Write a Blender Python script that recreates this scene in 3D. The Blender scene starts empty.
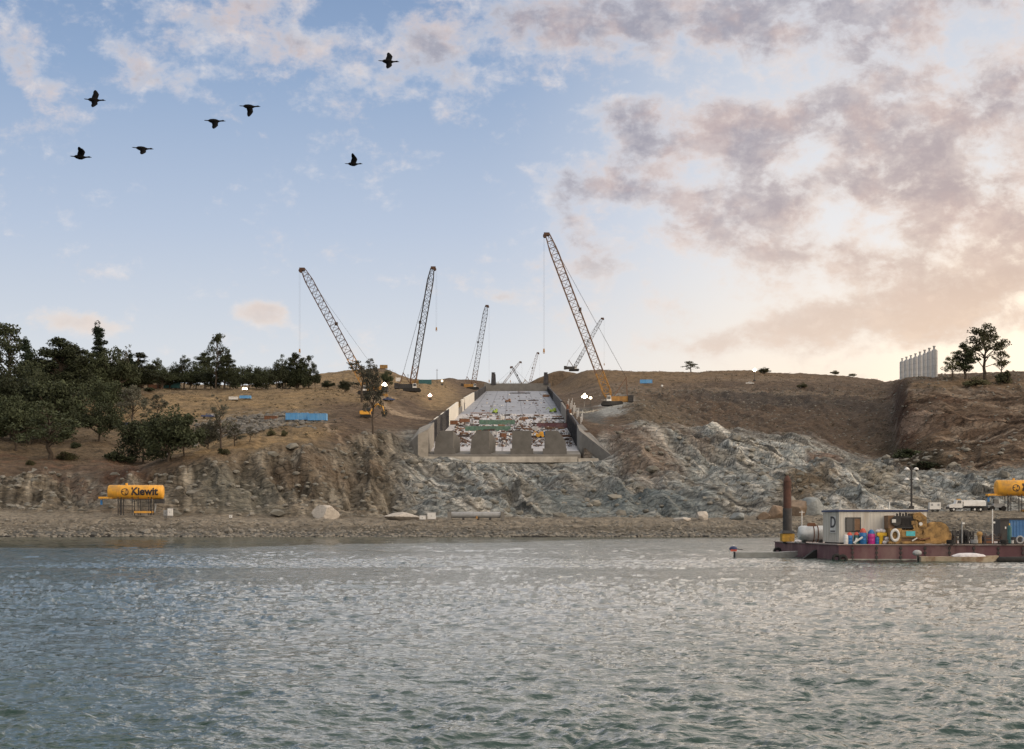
import bpy, math, random
import numpy as np
from mathutils import Vector, Matrix

random.seed(7)
RNG = np.random.RandomState(11)
F = 1600.0          # focal length in pixels of a 1024 px wide frame
CX, HY = 512.0, 524.0
CAMZ = 3.3
S = bpy.context.scene
COL = S.collection

def W(px, py, Y):
    return Vector(((px - CX) * Y / F, Y, CAMZ + (HY - py) * Y / F))

# ------------------------------------------------------------------ numpy noise
def _hash(ix, iy, seed):
    h = (ix.astype(np.int64) * 374761393 + iy.astype(np.int64) * 668265263 + seed * 1442695041) & 0x7fffffff
    h = ((h ^ (h >> 13)) * 1274126177) & 0x7fffffff
    return (h ^ (h >> 16)) & 0x7fffffff

def gnoise(x, y, seed=0):
    x0 = np.floor(x); y0 = np.floor(y)
    fx = x - x0; fy = y - y0
    u = fx * fx * fx * (fx * (fx * 6 - 15) + 10); v = fy * fy * fy * (fy * (fy * 6 - 15) + 10)
    def g(dx, dy):
        a = _hash(x0 + dx, y0 + dy, seed) * (2 * math.pi / 0x7fffffff)
        return np.cos(a) * (fx - dx) + np.sin(a) * (fy - dy)
    n00 = g(0, 0); n10 = g(1, 0); n01 = g(0, 1); n11 = g(1, 1)
    return ((n00 * (1 - u) + n10 * u) * (1 - v) + (n01 * (1 - u) + n11 * u) * v) * 1.5

def fbm(x, y, seed=0, octv=4, gain=0.5):
    s = 0; a = 1.0; t = 0
    for i in range(octv):
        s = s + a * gnoise(x * 2.03 ** i, y * 2.03 ** i, seed + i * 17); t += a; a *= gain
    return s / t

def ridged(x, y, seed=0, octv=4, gain=0.55):
    s = 0; a = 1.0; t = 0
    for i in range(octv):
        n = 1 - np.abs(gnoise(x * 2.07 ** i, y * 2.07 ** i, seed + i * 31)) * 2
        s = s + a * n; t += a; a *= gain
    return s / t

def slab(x, w, steep=.22):
    """tilted bedding: a long even rise, then a short step down"""
    f = (x / w) - np.floor(x / w)
    return np.where(f < 1 - steep, f / (1 - steep), (1 - f) / steep)

def worley(x, y, seed=0):
    """distance to the nearest cell point and the id of that cell: for blocky rock"""
    x0 = np.floor(x); y0 = np.floor(y)
    best = np.full(x.shape, 9.0); idv = np.zeros(x.shape); sec = np.full(x.shape, 9.0)
    for dx in (-1, 0, 1):
        for dy in (-1, 0, 1):
            h = _hash(x0 + dx, y0 + dy, seed)
            jx = (h & 1023) / 1023.0; jy = ((h >> 10) & 1023) / 1023.0
            d = (x0 + dx + jx - x) ** 2 + (y0 + dy + jy - y) ** 2
            m = d < best
            sec = np.where(m, best, np.minimum(sec, d))
            idv = np.where(m, ((h >> 5) & 4095) / 4095.0, idv)
            best = np.where(m, d, best)
    return np.sqrt(best), np.sqrt(sec), idv

def sstep(a, b, x):
    t = np.clip((x - a) / (b - a), 0, 1)
    return t * t * (3 - 2 * t)

# ------------------------------------------------------------------ terrain profile
# one profile per bearing: (distance in metres, apparent row)
PROF = {
 -700: [(406,537),(424,514),(440,508),(470,470),(520,440),(620,415),(750,390),(900,370),(1100,365)],
 -120: [(406,537),(424,516),(440,514),(465,490),(490,468),(520,452),(580,432),(650,415),(720,398),(800,385),(950,376),(1200,372)],
 0:    [(406,537),(424,518),(440,514),(465,490),(490,466),(520,455),(580,438),(650,424),(720,405),(800,392),(950,386),(1200,384)],
 60:   [(406,537),(424,518),(440,514),(460,495),(490,470),(520,458),(580,440),(650,426),(720,405),(800,390),(950,384),(1200,382)],
 100:  [(406,537),(424,518),(440,514),(455,490),(478,468),(515,461),(580,441),(650,427),(720,405),(800,390),(950,384),(1200,382)],
 135:  [(406,537),(424,518),(440,515),(452,492),(472,470),(515,466),(580,446),(650,427),(720,405),(800,391),(950,385),(1200,383)],
 160:  [(406,537),(424,519),(438,516),(450,492),(466,470),(480,461),(525,462),(580,448),(650,425),(720,404),(800,391),(950,386),(1200,384)],
 200:  [(406,537),(424,519),(438,516),(450,492),(468,466),(482,452),(525,450),(580,438),(650,419),(720,404),(800,391),(950,387),(1200,385)],
 250:  [(406,537),(424,520),(438,518),(450,500),(474,466),(500,440),(540,434),(580,427),(650,414),(720,402),(800,391),(950,388),(1200,386)],
 300:  [(406,537),(424,520),(438,518),(452,500),(478,468),(512,438),(550,428),(590,421),(650,412),(720,402),(800,392),(950,389),(1200,382),(1350,377)],
 340:  [(406,537),(424,521),(438,519),(454,502),(480,476),(512,448),(550,430),(600,419),(650,411),(720,402),(800,393),(950,388),(1150,380),(1350,371)],
 383:  [(406,537),(424,521),(438,519),(458,505),(490,480),(520,462),(550,440),(600,424),(660,411),(720,402),(800,396),(950,388),(1150,379),(1350,367)],
 402:  [(406,537),(424,521),(438,520),(458,508),(490,488),(520,470),(550,458),(600,436),(660,416),(720,404),(800,396),(900,391),(1150,384),(1350,376)],
 420:  [(406,537),(424,521),(438,520),(470,502),(500,484),(530,470),(556,461),(600,440),(660,420),(720,408),(800,398),(900,391),(1150,384),(1350,380)],
 450:  [(406,537),(424,521),(438,520),(470,500),(500,484),(530,472),(556,463),(600,442),(700,415),(800,403),(900,396),(1150,386),(1350,379.5),(1440,377)],
 478:  [(406,537),(424,521),(438,520),(470,500),(500,486),(530,473),(556,463),(600,445),(800,410),(1150,388),(1350,379),(1440,377.5)],
 512:  [(406,537),(424,521),(438,520),(470,502),(500,488),(530,474),(556,463),(600,447),(800,420),(1150,399),(1440,388)],
 551:  [(406,537),(424,521),(438,520),(470,503),(500,489),(530,475),(556,463),(600,446),(700,425),(800,412),(1000,396),(1200,386),(1350,376),(1450,370)],
 562:  [(406,537),(424,521),(438,520),(470,503),(500,488),(530,474),(556,463),(600,446),(700,420),(800,406),(950,394),(1150,382),(1350,370),(1450,367.5)],
 600:  [(406,537),(424,521),(438,520),(470,503),(500,487),(530,474),(556,462),(600,436),(640,422),(690,410),(740,402),(800,401),(900,395),(1100,383),(1350,369)],
 640:  [(406,537),(424,521),(438,520),(465,504),(500,478),(530,462),(570,440),(620,418),(680,401),(730,404),(800,401),(900,393),(1100,382),(1350,371)],
 690:  [(406,537),(424,521),(438,520),(462,508),(500,486),(540,466),(580,448),(630,430),(690,424),(730,420),(800,408),(900,396),(1100,382),(1350,372)],
 740:  [(406,537),(424,521),(438,519),(462,508),(500,488),(540,470),(580,454),(640,436),(690,427),(760,414),(850,399),(950,390),(1100,381),(1350,371)],
 800:  [(406,537),(424,519),(438,516),(462,506),(500,488),(540,471),(590,455),(650,440),(700,430),(760,415),(850,399),(950,389),(1100,382),(1350,374)],
 850:  [(406,537),(424,516),(438,512),(452,511),(480,500),(520,486),(570,472),(630,459),(690,444),(750,422),(820,402),(920,388),(1100,383),(1350,377)],
 885:  [(406,537),(424,515),(436,511.5),(456,511),(480,500),(520,488),(570,474),(620,464),(665,455),(720,430),(790,405),(870,390),(1000,385),(1350,381)],
 895:  [(406,537),(424,515),(436,511.5),(456,511),(480,500),(520,488),(570,474),(620,464),(665,455),(710,438),(760,412),(830,388),(950,382),(1200,381)],
 900:  [(406,537),(424,515),(436,511.5),(456,511),(480,500),(515,490),(560,477),(600,466),(640,448),(668,424),(700,392),(735,381),(900,380),(1200,380)],
 903:  [(406,537),(424,515),(436,511.5),(456,511),(480,500),(515,490),(560,477),(600,466),(640,448),(672,420),(700,388),(735,380),(900,380),(1200,380)],
 940:  [(406,537),(424,515),(436,511.5),(458,511),(480,503),(510,492),(550,474),(590,454),(630,432),(670,408),(705,385),(740,377),(900,376),(1200,376)],
 1000: [(406,537),(424,515),(436,512),(460,511),(485,502),(515,486),(550,464),(590,446),(630,428),(680,402),(720,384),(760,376),(900,375),(1200,375)],
 1080: [(406,537),(424,515),(436,512),(460,511),(485,502),(515,484),(550,462),(590,444),(630,424),(680,400),(720,382),(760,373),(900,371),(1200,370)],
 1900: [(406,537),(424,515),(436,512),(460,510),(485,496),(515,476),(550,455),(590,436),(630,416),(680,396),(720,380),(760,370),(900,366),(1200,364)],
}
PXG = np.arange(-700, 1901, 4.0)
YG = np.concatenate([np.arange(380, 500, 2.0), np.arange(500, 900, 4.0), np.arange(900, 1500, 10.0), np.array([1500, 1600, 1800, 2200, 3000, 6000.])])
_cols = sorted(PROF)
_zt = []
for c in _cols:
    p = PROF[c]
    ys = [a for a, b in p]; zs = [CAMZ + (HY - b) * a / F for a, b in p]
    ys = [380] + ys; zs = [-4.0] + zs
    zl = zs[-1]; yl = ys[-1]
    ys += [yl + 150, 2200, 6000]; zs += [zl + 1.5, 60, 20]
    _zt.append(np.interp(YG, ys, zs))
_zt = np.array(_zt)
ZG = np.zeros((len(PXG), len(YG)))
_ci = np.array(_cols, float)
for j in range(len(YG)):
    ZG[:, j] = np.interp(PXG, _ci, _zt[:, j])
def _smooth(A, n, axis):
    for _ in range(n):
        B = np.copy(A)
        if axis == 0: B[1:-1] = (A[:-2] + 2 * A[1:-1] + A[2:]) / 4
        else: B[:, 1:-1] = (A[:, :-2] + 2 * A[:, 1:-1] + A[:, 2:]) / 4
        A = B
    return A
ZG = _smooth(ZG, 3, 0)
ZG = _smooth(ZG, 2, 1)

def base_z(X, Y):
    px = CX + F * X / Y
    fi = np.clip((px - PXG[0]) / 4.0, 0, len(PXG) - 1.001)
    i = np.floor(fi).astype(int); ti = fi - i
    fj = np.interp(Y, YG, np.arange(len(YG)))
    j = np.clip(np.floor(fj).astype(int), 0, len(YG) - 2); tj = fj - j
    return ((ZG[i, j] * (1 - ti) + ZG[i + 1, j] * ti) * (1 - tj) + (ZG[i, j + 1] * (1 - ti) + ZG[i + 1, j + 1] * ti) * tj)

def xc(Y): return -3.2 + (Y - 600.0) * 0.0088
HALF = 27.5
FLY = [540, 557, 575, 871, 1440, 1500]; FLZ = [26.0, 27.2, 29.6, 63.2, 123.0, 129.0]
def floor_z(Y): return np.interp(Y, FLY, FLZ)
def wall_h(Y): return np.interp(Y, [560, 600, 850, 1440], [8.4, 8.2, 7.0, 4.4])

def rockmask(px, py):
    """1 where bare rock shows"""
    top = np.interp(px, [-200, 0, 90, 120, 160, 200, 250, 300, 340, 380, 410, 440, 590, 610, 640, 690, 740, 800, 850, 900, 930, 1000, 1100, 1900],
                        [475, 478, 470, 466, 468, 462, 450, 446, 442, 430, 440, 458, 458, 428, 418, 428, 428, 434, 450, 462, 478, 468, 450, 450])
    m = sstep(-6, 8, py - top)
    bot = np.interp(px, [-200, 0, 160, 400, 800, 860, 1900], [512, 512, 516, 520, 517, 511, 511])
    sc = sstep(888, 900, px) * sstep(384, 394, py) * sstep(505, 490, py) * .85
    return np.maximum(m * sstep(-2, 5, bot - py), sc)

RIDGES = [  # spines and clefts of the rock: from, to (bearing column, row of the smooth form), half width, height in metres
 (640, 404, 770, 474, 10, 6), (690, 424, 870, 504, 8, 5.5), (770, 430, 960, 506, 7, 5), (850, 452, 1010, 508, 7, 4.5), (800, 470, 890, 510, 6, 4), (430, 466, 560, 512, 7, 4.5), (470, 462, 640, 508, 6, 4),
 (545, 470, 700, 514, 7, 4.5), (600, 440, 690, 480, 8, 4), (925, 480, 1030, 455, 8, 4), (960, 500, 1080, 470, 7, 4),
 (604, 462, 645, 512, 9, -6), (700, 455, 740, 505, 8, -5), (392, 484, 386, 516, 9, -7), (770, 450, 850, 478, 6, -5), (500, 480, 520, 515, 6, -4), (885, 470, 940, 500, 6, -5), (655, 430, 735, 452, 6, -5),
 (232, 462, 262, 514, 9, -5), (300, 452, 318, 514, 12, 5), (346, 456, 352, 512, 8, -5), (180, 474, 200, 514, 9, -6), (205, 456, 236, 512, 9, 5), (270, 450, 290, 512, 9, -4), (372, 445, 366, 512, 9, 4.5), (120, 470, 165, 512, 9, 5), (60, 474, 90, 512, 10, -4)]
def ridge_sum(px, py):
    z = np.zeros_like(px); crest = np.zeros_like(px)
    for (a, b, c, d, w, k) in RIDGES:
        dx, dy = c - a, d - b; l2 = dx * dx + dy * dy; ln = math.sqrt(l2)
        t = np.clip(((px - a) * dx + (py - b) * dy) / l2, 0, 1); wob = gnoise(t * 6 + a, np.full_like(t, b * .1), 5) * w * .5
        s = ((px - a) * -dy + (py - b) * dx) / ln + wob
        e = sstep(0, .15, t) * sstep(1.0, .8, t)
        sh = np.where(s > 0, np.clip(1 - s / (w * .55), 0, 1), np.clip(1 + s / (w * 1.5), 0, 1)) * e
        z = z + k * .5 * sh
        if k > 0: crest = np.maximum(crest, np.clip(sh * 1.4 - .55, 0, 1))
        else: crest = np.minimum(crest, -sh)
    return z, crest

def terrain(X, Y):
    """height, apparent-profile bearing and row of the smooth form, rock mask"""
    z = base_z(X, Y)
    px = CX + F * X / Y; py = HY - (z - CAMZ) * F / Y
    rk = rockmask(px, py)
    wx = fbm(X / 26, Y / 26, 3, 3) * 9; wy = fbm(X / 26, Y / 26, 5, 3) * 9
    # bedding planes run down to the right in the middle and on the right, up the slope on the left
    d1 = np.array((0.58, -0.81)); n1 = np.array((0.81, 0.58))
    u = (X + wx) * d1[0] + (Y + wy) * d1[1]; v = (X + wx) * n1[0] + (Y + wy) * n1[1]
    am = .55 + .9 * fbm(u / 80, v / 30, 43, 2)
    vv = v + fbm(u / 50, v / 20, 45, 3) * 9
    st = slab(vv, 16.0) * 3.6 * am + slab(vv + 3 * gnoise(u / 20, v / 9, 49), 5.3, .3) * 1.15 + fbm(u / 60, v / 12, 41, 3) * 4
    d2 = np.array((0.22, -0.97)); n2 = np.array((0.97, 0.22))
    u2 = (X + wx) * d2[0] + (Y + wy) * d2[1]; v2 = (X + wx) * n2[0] + (Y + wy) * n2[1]
    vv2 = v2 + fbm(u2 / 40, v2 / 18, 65, 3) * 8
    st2 = slab(vv2, 15.0) * 3.2 * (.55 + .9 * fbm(u2 / 60, v2 / 26, 63, 2)) + slab(vv2 + 2 * gnoise(u2 / 16, v2 / 8, 69), 4.7, .35) * 1.1 + fbm(u2 / 50, v2 / 11, 61, 3) * 4
    lw = sstep(430, 395, px)
    w1, w1b, wid = worley(u / 9.0, v / 4.2, 71)
    w2, w2b, wid2 = worley(u / 3.4, v / 1.7, 73)
    blocky = (wid - 0.5) * 2.6 + (wid2 - 0.5) * 1.1 - sstep(0.2, 0.0, w1b - w1) * 1.8
    big = fbm(X / 55, Y / 55, 9, 3) * 7
    rsum, _ = ridge_sum(px + gnoise(X / 14, Y / 14, 55) * 5, py + gnoise(X / 11, Y / 11, 57) * 4)
    rock = rsum + st * (1 - lw) + st2 * lw + blocky * 0.22 + big + fbm(X / 7, Y / 7, 13, 2) * 0.5 - 2.4
    hill = fbm(X / 60, Y / 60, 21, 3) * 2.4 + fbm(X / 14, Y / 14, 23, 3) * 1.5 + fbm(X / 4, Y / 4, 29, 3) * 0.7
    # erosion gullies on the bare brown cut slopes
    gul = ridged((X + wx * .4) / 11, (Y + wy) / 60, 81, 3)
    gm = sstep(600, 640, Y) * sstep(1300, 900, Y) * sstep(600, 660, px) * sstep(0, 12, py - 378)
    hill = hill - gm * gul * 2.4
    bench = sstep(402, 410, Y) * (0.55 * fbm(X / 2.2, Y / 2.2, 33, 3) + 0.5 * fbm(X / 14, Y / 9, 37, 2)) + fbm(X / 30, Y / 3000, 35, 3) * 0.7 * sstep(425, 404, Y)
    hz = sstep(436, 470, Y)
    # flatten the pads the cranes and vehicles stand on
    flat = np.ones_like(X)
    for (fpx, fy, r) in PADS:
        fx = (fpx - CX) * fy / F
        d = np.hypot(X - fx, (Y - fy))
        flat = flat * sstep(r * 0.6, r * 1.5, d)
    far = sstep(1500, 1250, Y)
    n = (rock * rk * sstep(438, 462, Y) + hill * (1 - rk) * hz * (0.55 + 0.45 * far)) * (0.12 + 0.88 * flat) + bench * (1 - hz)
    z2 = z + n
    # cut for the spillway
    s = np.abs(X - xc(Y))
    fz = floor_z(Y)
    inY = sstep(546, 556, Y) * sstep(1470, 1452, Y)
    zin = fz - 2.2
    ztop = fz + wall_h(Y) - 0.9 + fbm(X / 6, Y / 6, 91, 3) * 0.8
    edge = np.where(s < HALF + 1.2, 0.0, 1.0)
    blend = sstep(HALF + 3, HALF + 34, s)
    zout = ztop * (1 - blend) + z2 * blend
    # near the lip the ground beside the walls drops to the rock
    nearlip = sstep(600, 566, Y)
    zout = zout * (1 - nearlip) + (np.minimum(zout, z2 + 1.0)) * nearlip
    zc = np.where(s < HALF + 1.2, zin, zout)
    z3 = z2 * (1 - inY) + zc * inY
    lip = sstep(HALF + 14, HALF + 4, s) * sstep(536, 553, Y) * sstep(565, 556, Y)
    z3 = np.where(lip > 0, z3 * (1 - lip) + np.minimum(z3, 24.9) * lip, z3)
    return z3, px, py, rk

PADS = [(372, 800, 16), (413, 900, 16), (612, 748, 14), (306, 592, 14), (473, 1300, 12), (135, 432, 8), (918, 745, 14)]

def H(x, y):
    return float(terrain(np.array([float(x)]), np.array([float(y)]))[0][0])

_ys = np.concatenate([np.arange(408, 700, 0.75), np.arange(700, 1500, 1.5)])
def at(px, py):
    """the first ground point seen at that bearing and row"""
    X = (px - CX) * _ys / F
    z = terrain(X, _ys)[0]
    r = HY - (z - CAMZ) * F / _ys
    k = np.where(r <= py)[0]
    i = int(k[0]) if len(k) else int(np.argmin(r))
    return Vector((float(X[i]), float(_ys[i]), float(z[i])))

# ------------------------------------------------------------------ materials
def nt(m):
    m.use_nodes = True
    t = m.node_tree
    for n in list(t.nodes): t.nodes.remove(n)
    return t
def N(t, typ, **kw):
    n = t.nodes.new(typ)
    for k, v in kw.items():
        if k.startswith('i_'):
            key = k[2:]
            key = int(key) if key.isdigit() else key.replace('_', ' ')
            n.inputs[key].default_value = v
        else: setattr(n, k, v)
    return n
def L(t, a, b): t.links.new(a, b)
def rgb(c): return (c[0], c[1], c[2], 1.0)

def mat(name, col, rough=0.7, var=0.25, scale=1.5, metal=0.0, bump=0.15, dirt=None, dirt_amt=0.45, stretch=(1, 1, 1), spec=0.4, objvar=0.0):
    m = bpy.data.materials.new(name); t = nt(m)
    out = N(t, 'ShaderNodeOutputMaterial'); b = N(t, 'ShaderNodeBsdfPrincipled')
    b.inputs['Roughness'].default_value = rough; b.inputs['Metallic'].default_value = metal
    b.inputs['Specular IOR Level'].default_value = spec
    L(t, b.outputs[0], out.inputs[0])
    tc = N(t, 'ShaderNodeTexCoord'); mp = N(t, 'ShaderNodeMapping'); mp.inputs['Scale'].default_value = stretch
    L(t, tc.outputs['Object'], mp.inputs[0])
    n1 = N(t, 'ShaderNodeTexNoise'); n1.inputs['Scale'].default_value = scale; n1.inputs['Detail'].default_value = 6; n1.inputs['Roughness'].default_value = 0.62
    L(t, mp.outputs[0], n1.inputs['Vector'])
    r = N(t, 'ShaderNodeValToRGB')
    lo = [c * (1 - var) for c in col]; hi = [min(1, c * (1 + var)) for c in col]
    r.color_ramp.elements[0].position = 0.3; r.color_ramp.elements[0].color = rgb(lo)
    r.color_ramp.elements[1].position = 0.7; r.color_ramp.elements[1].color = rgb(hi)
    L(t, n1.outputs[0], r.inputs[0])
    cur = r.outputs[0]
    if dirt:
        n2 = N(t, 'ShaderNodeTexNoise'); n2.inputs['Scale'].default_value = scale * 0.7; n2.inputs['Detail'].default_value = 8; n2.inputs['Roughness'].default_value = 0.7
        L(t, mp.outputs[0], n2.inputs['Vector'])
        mr = N(t, 'ShaderNodeMapRange'); mr.inputs[1].default_value = 0.48; mr.inputs[2].default_value = 0.68; mr.inputs[4].default_value = dirt_amt
        L(t, n2.outputs[0], mr.inputs[0])
        mx = N(t, 'ShaderNodeMixRGB'); mx.inputs[2].default_value = rgb(dirt)
        L(t, mr.outputs[0], mx.inputs[0]); L(t, cur, mx.inputs[1]); cur = mx.outputs[0]
    if objvar:
        oi = N(t, 'ShaderNodeObjectInfo'); hs = N(t, 'ShaderNodeHueSaturation')
        ma = N(t, 'ShaderNodeMapRange'); ma.inputs[3].default_value = 1 - objvar; ma.inputs[4].default_value = 1 + objvar
        L(t, oi.outputs['Random'], ma.inputs[0]); L(t, ma.outputs[0], hs.inputs['Value']); L(t, cur, hs.inputs['Color']); cur = hs.outputs[0]
    L(t, cur, b.inputs['Base Color'])
    if bump:
        bp = N(t, 'ShaderNodeBump'); bp.inputs['Strength'].default_value = bump; bp.inputs['Distance'].default_value = 0.1
        L(t, n1.outputs[0], bp.inputs['Height']); L(t, bp.outputs[0], b.inputs['Normal'])
    return m
def glow(name, col, k):
    m = bpy.data.materials.new(name); t = nt(m)
    out = N(t, 'ShaderNodeOutputMaterial'); e = N(t, 'ShaderNodeEmission'); e.inputs[0].default_value = rgb(col); e.inputs[1].default_value = k
    L(t, e.outputs[0], out.inputs[0]); return m

RUST = (0.16, 0.07, 0.035); GRIME = (0.1, 0.09, 0.075)
M = {
 'concrete': mat('concrete', (0.17, 0.163, 0.152), 0.85, 0.2, 0.35, dirt=(0.15, 0.14, 0.12)),
 'concrete_light': mat('concrete_light', (0.34, 0.315, 0.28), 0.85, 0.14, 0.3, dirt=(0.3, 0.27, 0.22), dirt_amt=0.5),
 'concrete_white': mat('fresh_concrete', (0.66, 0.63, 0.56), 0.8, 0.1, 0.2, dirt=(0.4, 0.38, 0.33), dirt_amt=0.4),
 'form_black': mat('dark_formwork', (0.035, 0.035, 0.042), 0.75, 0.4, 0.5, dirt=(0.11, 0.1, 0.09)),
 'rust': mat('rusted_steel', (0.17, 0.08, 0.045), 0.85, 0.4, 1.0, dirt=(0.06, 0.035, 0.025)),
 'timber': mat('timber', (0.22, 0.13, 0.085), 0.85, 0.45, 2.0, dirt=(0.1, 0.06, 0.04), objvar=0.5),
 'timber_pale': mat('pale_timber', (0.45, 0.35, 0.24), 0.85, 0.3, 2.0, objvar=0.2),
 'rebar': mat('rebar', (0.06, 0.05, 0.048), 0.8, 0.4, 2.0, dirt=RUST, objvar=0.3),
 'green': mat('green_formwork', (0.09, 0.17, 0.13), 0.7, 0.3, 0.8, dirt=(0.2, 0.2, 0.17)),
 'lime': mat('lime_paint', (0.3, 0.42, 0.07), 0.5, 0.2, 1.5),
 'white': mat('white_paint', (0.66, 0.66, 0.65), 0.5, 0.08, 1.0, dirt=(0.42, 0.39, 0.33), dirt_amt=0.4),
 'cream': mat('cream_panel', (0.62, 0.6, 0.55), 0.6, 0.07, 1.2, dirt=(0.33, 0.27, 0.2), stretch=(1.6, 1.6, 0.25), dirt_amt=0.6),
 'grey': mat('grey_paint', (0.3, 0.31, 0.32), 0.5, 0.15, 1.5, dirt=GRIME),
 'aluminium': mat('aluminium', (0.55, 0.56, 0.56), 0.45, 0.12, 2.0, metal=0.5, dirt=(0.25, 0.24, 0.22)),
 'yellow': mat('crane_yellow', (0.36, 0.19, 0.05), 0.6, 0.3, 0.6, dirt=(0.12, 0.07, 0.04), dirt_amt=.7),
 'orange': mat('tank_yellow', (0.72, 0.36, 0.04), 0.5, 0.12, 0.5, dirt=(0.3, 0.18, 0.08), dirt_amt=0.75),
 'tan': mat('dusty_yellow_machine', (0.33, 0.205, 0.08), 0.8, 0.4, 2.2, dirt=(0.07, 0.045, 0.028), dirt_amt=0.95, bump=0.5),
 'boom': mat('boom_steel', (0.085, 0.045, 0.03), 0.7, 0.3, 0.8),
 'boom_tan': mat('pale_boom_steel', (0.17, 0.1, 0.065), 0.7, 0.3, 0.4, dirt=(0.12, 0.07, 0.04), dirt_amt=0.6),
 'boom_dark': mat('dark_boom_steel', (0.05, 0.045, 0.045), 0.7, 0.3, 0.8),
 'dark': mat('dark_machine', (0.03, 0.03, 0.032), 0.6, 0.4, 2.0, dirt=(0.1, 0.085, 0.07)),
 'black': mat('black_rubber', (0.018, 0.018, 0.018), 0.8, 0.3, 3.0, dirt=(0.06, 0.055, 0.05)),
 'blue': mat('blue_paint', (0.045, 0.15, 0.34), 0.55, 0.12, 1.0, dirt=(0.2, 0.3, 0.38)),
 'sky_blue': mat('sky_blue_sheet', (0.1, 0.31, 0.6), 0.55, 0.1, 0.6, dirt=(0.3, 0.48, 0.6), stretch=(2, 2, 0.5)),
 'deep_blue': mat('deep_blue_plastic', (0.02, 0.14, 0.36), 0.4, 0.15, 2.0),
 'navy': mat('navy_trim', (0.03, 0.05, 0.13), 0.6, 0.2, 2.0),
 'red': mat('red_plastic', (0.5, 0.09, 0.06), 0.5, 0.2, 2.5),
 'magenta': mat('magenta_plastic', (0.42, 0.03, 0.22), 0.4, 0.15, 2.0),
 'bright_yellow': mat('yellow_plastic', (0.72, 0.45, 0.03), 0.45, 0.15, 2.0, dirt=(0.35, 0.2, 0.05)),
 'teal': mat('teal_panel', (0.08, 0.45, 0.5), 0.5, 0.15, 4.0),
 'dark_teal': mat('dark_teal', (0.03, 0.11, 0.12), 0.6, 0.25, 1.0),
 'maroon': mat('barge_hull_paint', (0.125, 0.06, 0.07), 0.75, 0.3, 0.5, dirt=(0.24, 0.16, 0.15), dirt_amt=0.75, stretch=(1, 1, 0.5)),
 'deck': mat('barge_deck_plate', (0.36, 0.31, 0.29), 0.8, 0.3, 0.6, dirt=RUST),
 'glass': mat('dark_glass', (0.03, 0.035, 0.04), 0.12, 0.2, 1.0, bump=0, spec=0.6),
 'bag': mat('white_sacking', (0.62, 0.6, 0.62), 0.8, 0.15, 4.0, bump=0.5),
 'stone_white': mat('pale_boulder', (0.42, 0.39, 0.35), 0.9, 0.2, 1.2, dirt=(0.3, 0.27, 0.24), bump=0.5),
 'bark': mat('bark', (0.07, 0.055, 0.042), 0.95, 0.35, 2.5, bump=0.4),
 'bird': mat('black_feathers', (0.006, 0.006, 0.007), 0.9, 0.3, 8.0, spec=0.1),
 'brown_box': mat('brown_sheet', (0.2, 0.12, 0.07), 0.7, 0.3, 3.0, dirt=(0.08, 0.05, 0.03)),
 'lettering': mat('black_lettering', (0.02, 0.02, 0.03), 0.6, 0.1, 2.0),
 'hull_cream': mat('weathered_skiff_hull', (0.42, 0.36, 0.27), 0.7, 0.2, 1.2, dirt=(0.2, 0.1, 0.05), dirt_amt=0.9),
}
M['block'] = mat('block_concrete', (0.125, 0.12, 0.112), 0.85, 0.18, 0.35, dirt=(0.085, 0.08, 0.072), dirt_amt=.6)
M['pile_rust'] = mat('pile_rust', (0.085, 0.042, 0.032), 0.85, 0.4, 1.2, dirt=(0.03, 0.025, 0.022))
M['lamp'] = glow('lit_lamp', (1.0, 0.86, 0.62), 20.0)
M['lamp_pink'] = glow('lit_lamp_pink', (1.0, 0.62, 0.52), 7.0)

def leaf_mat(name, col, v=0.35):
    m = mat(name, col, 0.75, 0.5, 0.6, bump=0, objvar=v, spec=0.2)
    return m
LEAF = [leaf_mat('oak_leaves', (0.043, 0.053, 0.028)), leaf_mat('pine_needles', (0.03, 0.045, 0.028)), leaf_mat('dry_leaves', (0.085, 0.085, 0.045)), leaf_mat('grey_leaves', (0.085, 0.085, 0.065))]

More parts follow.
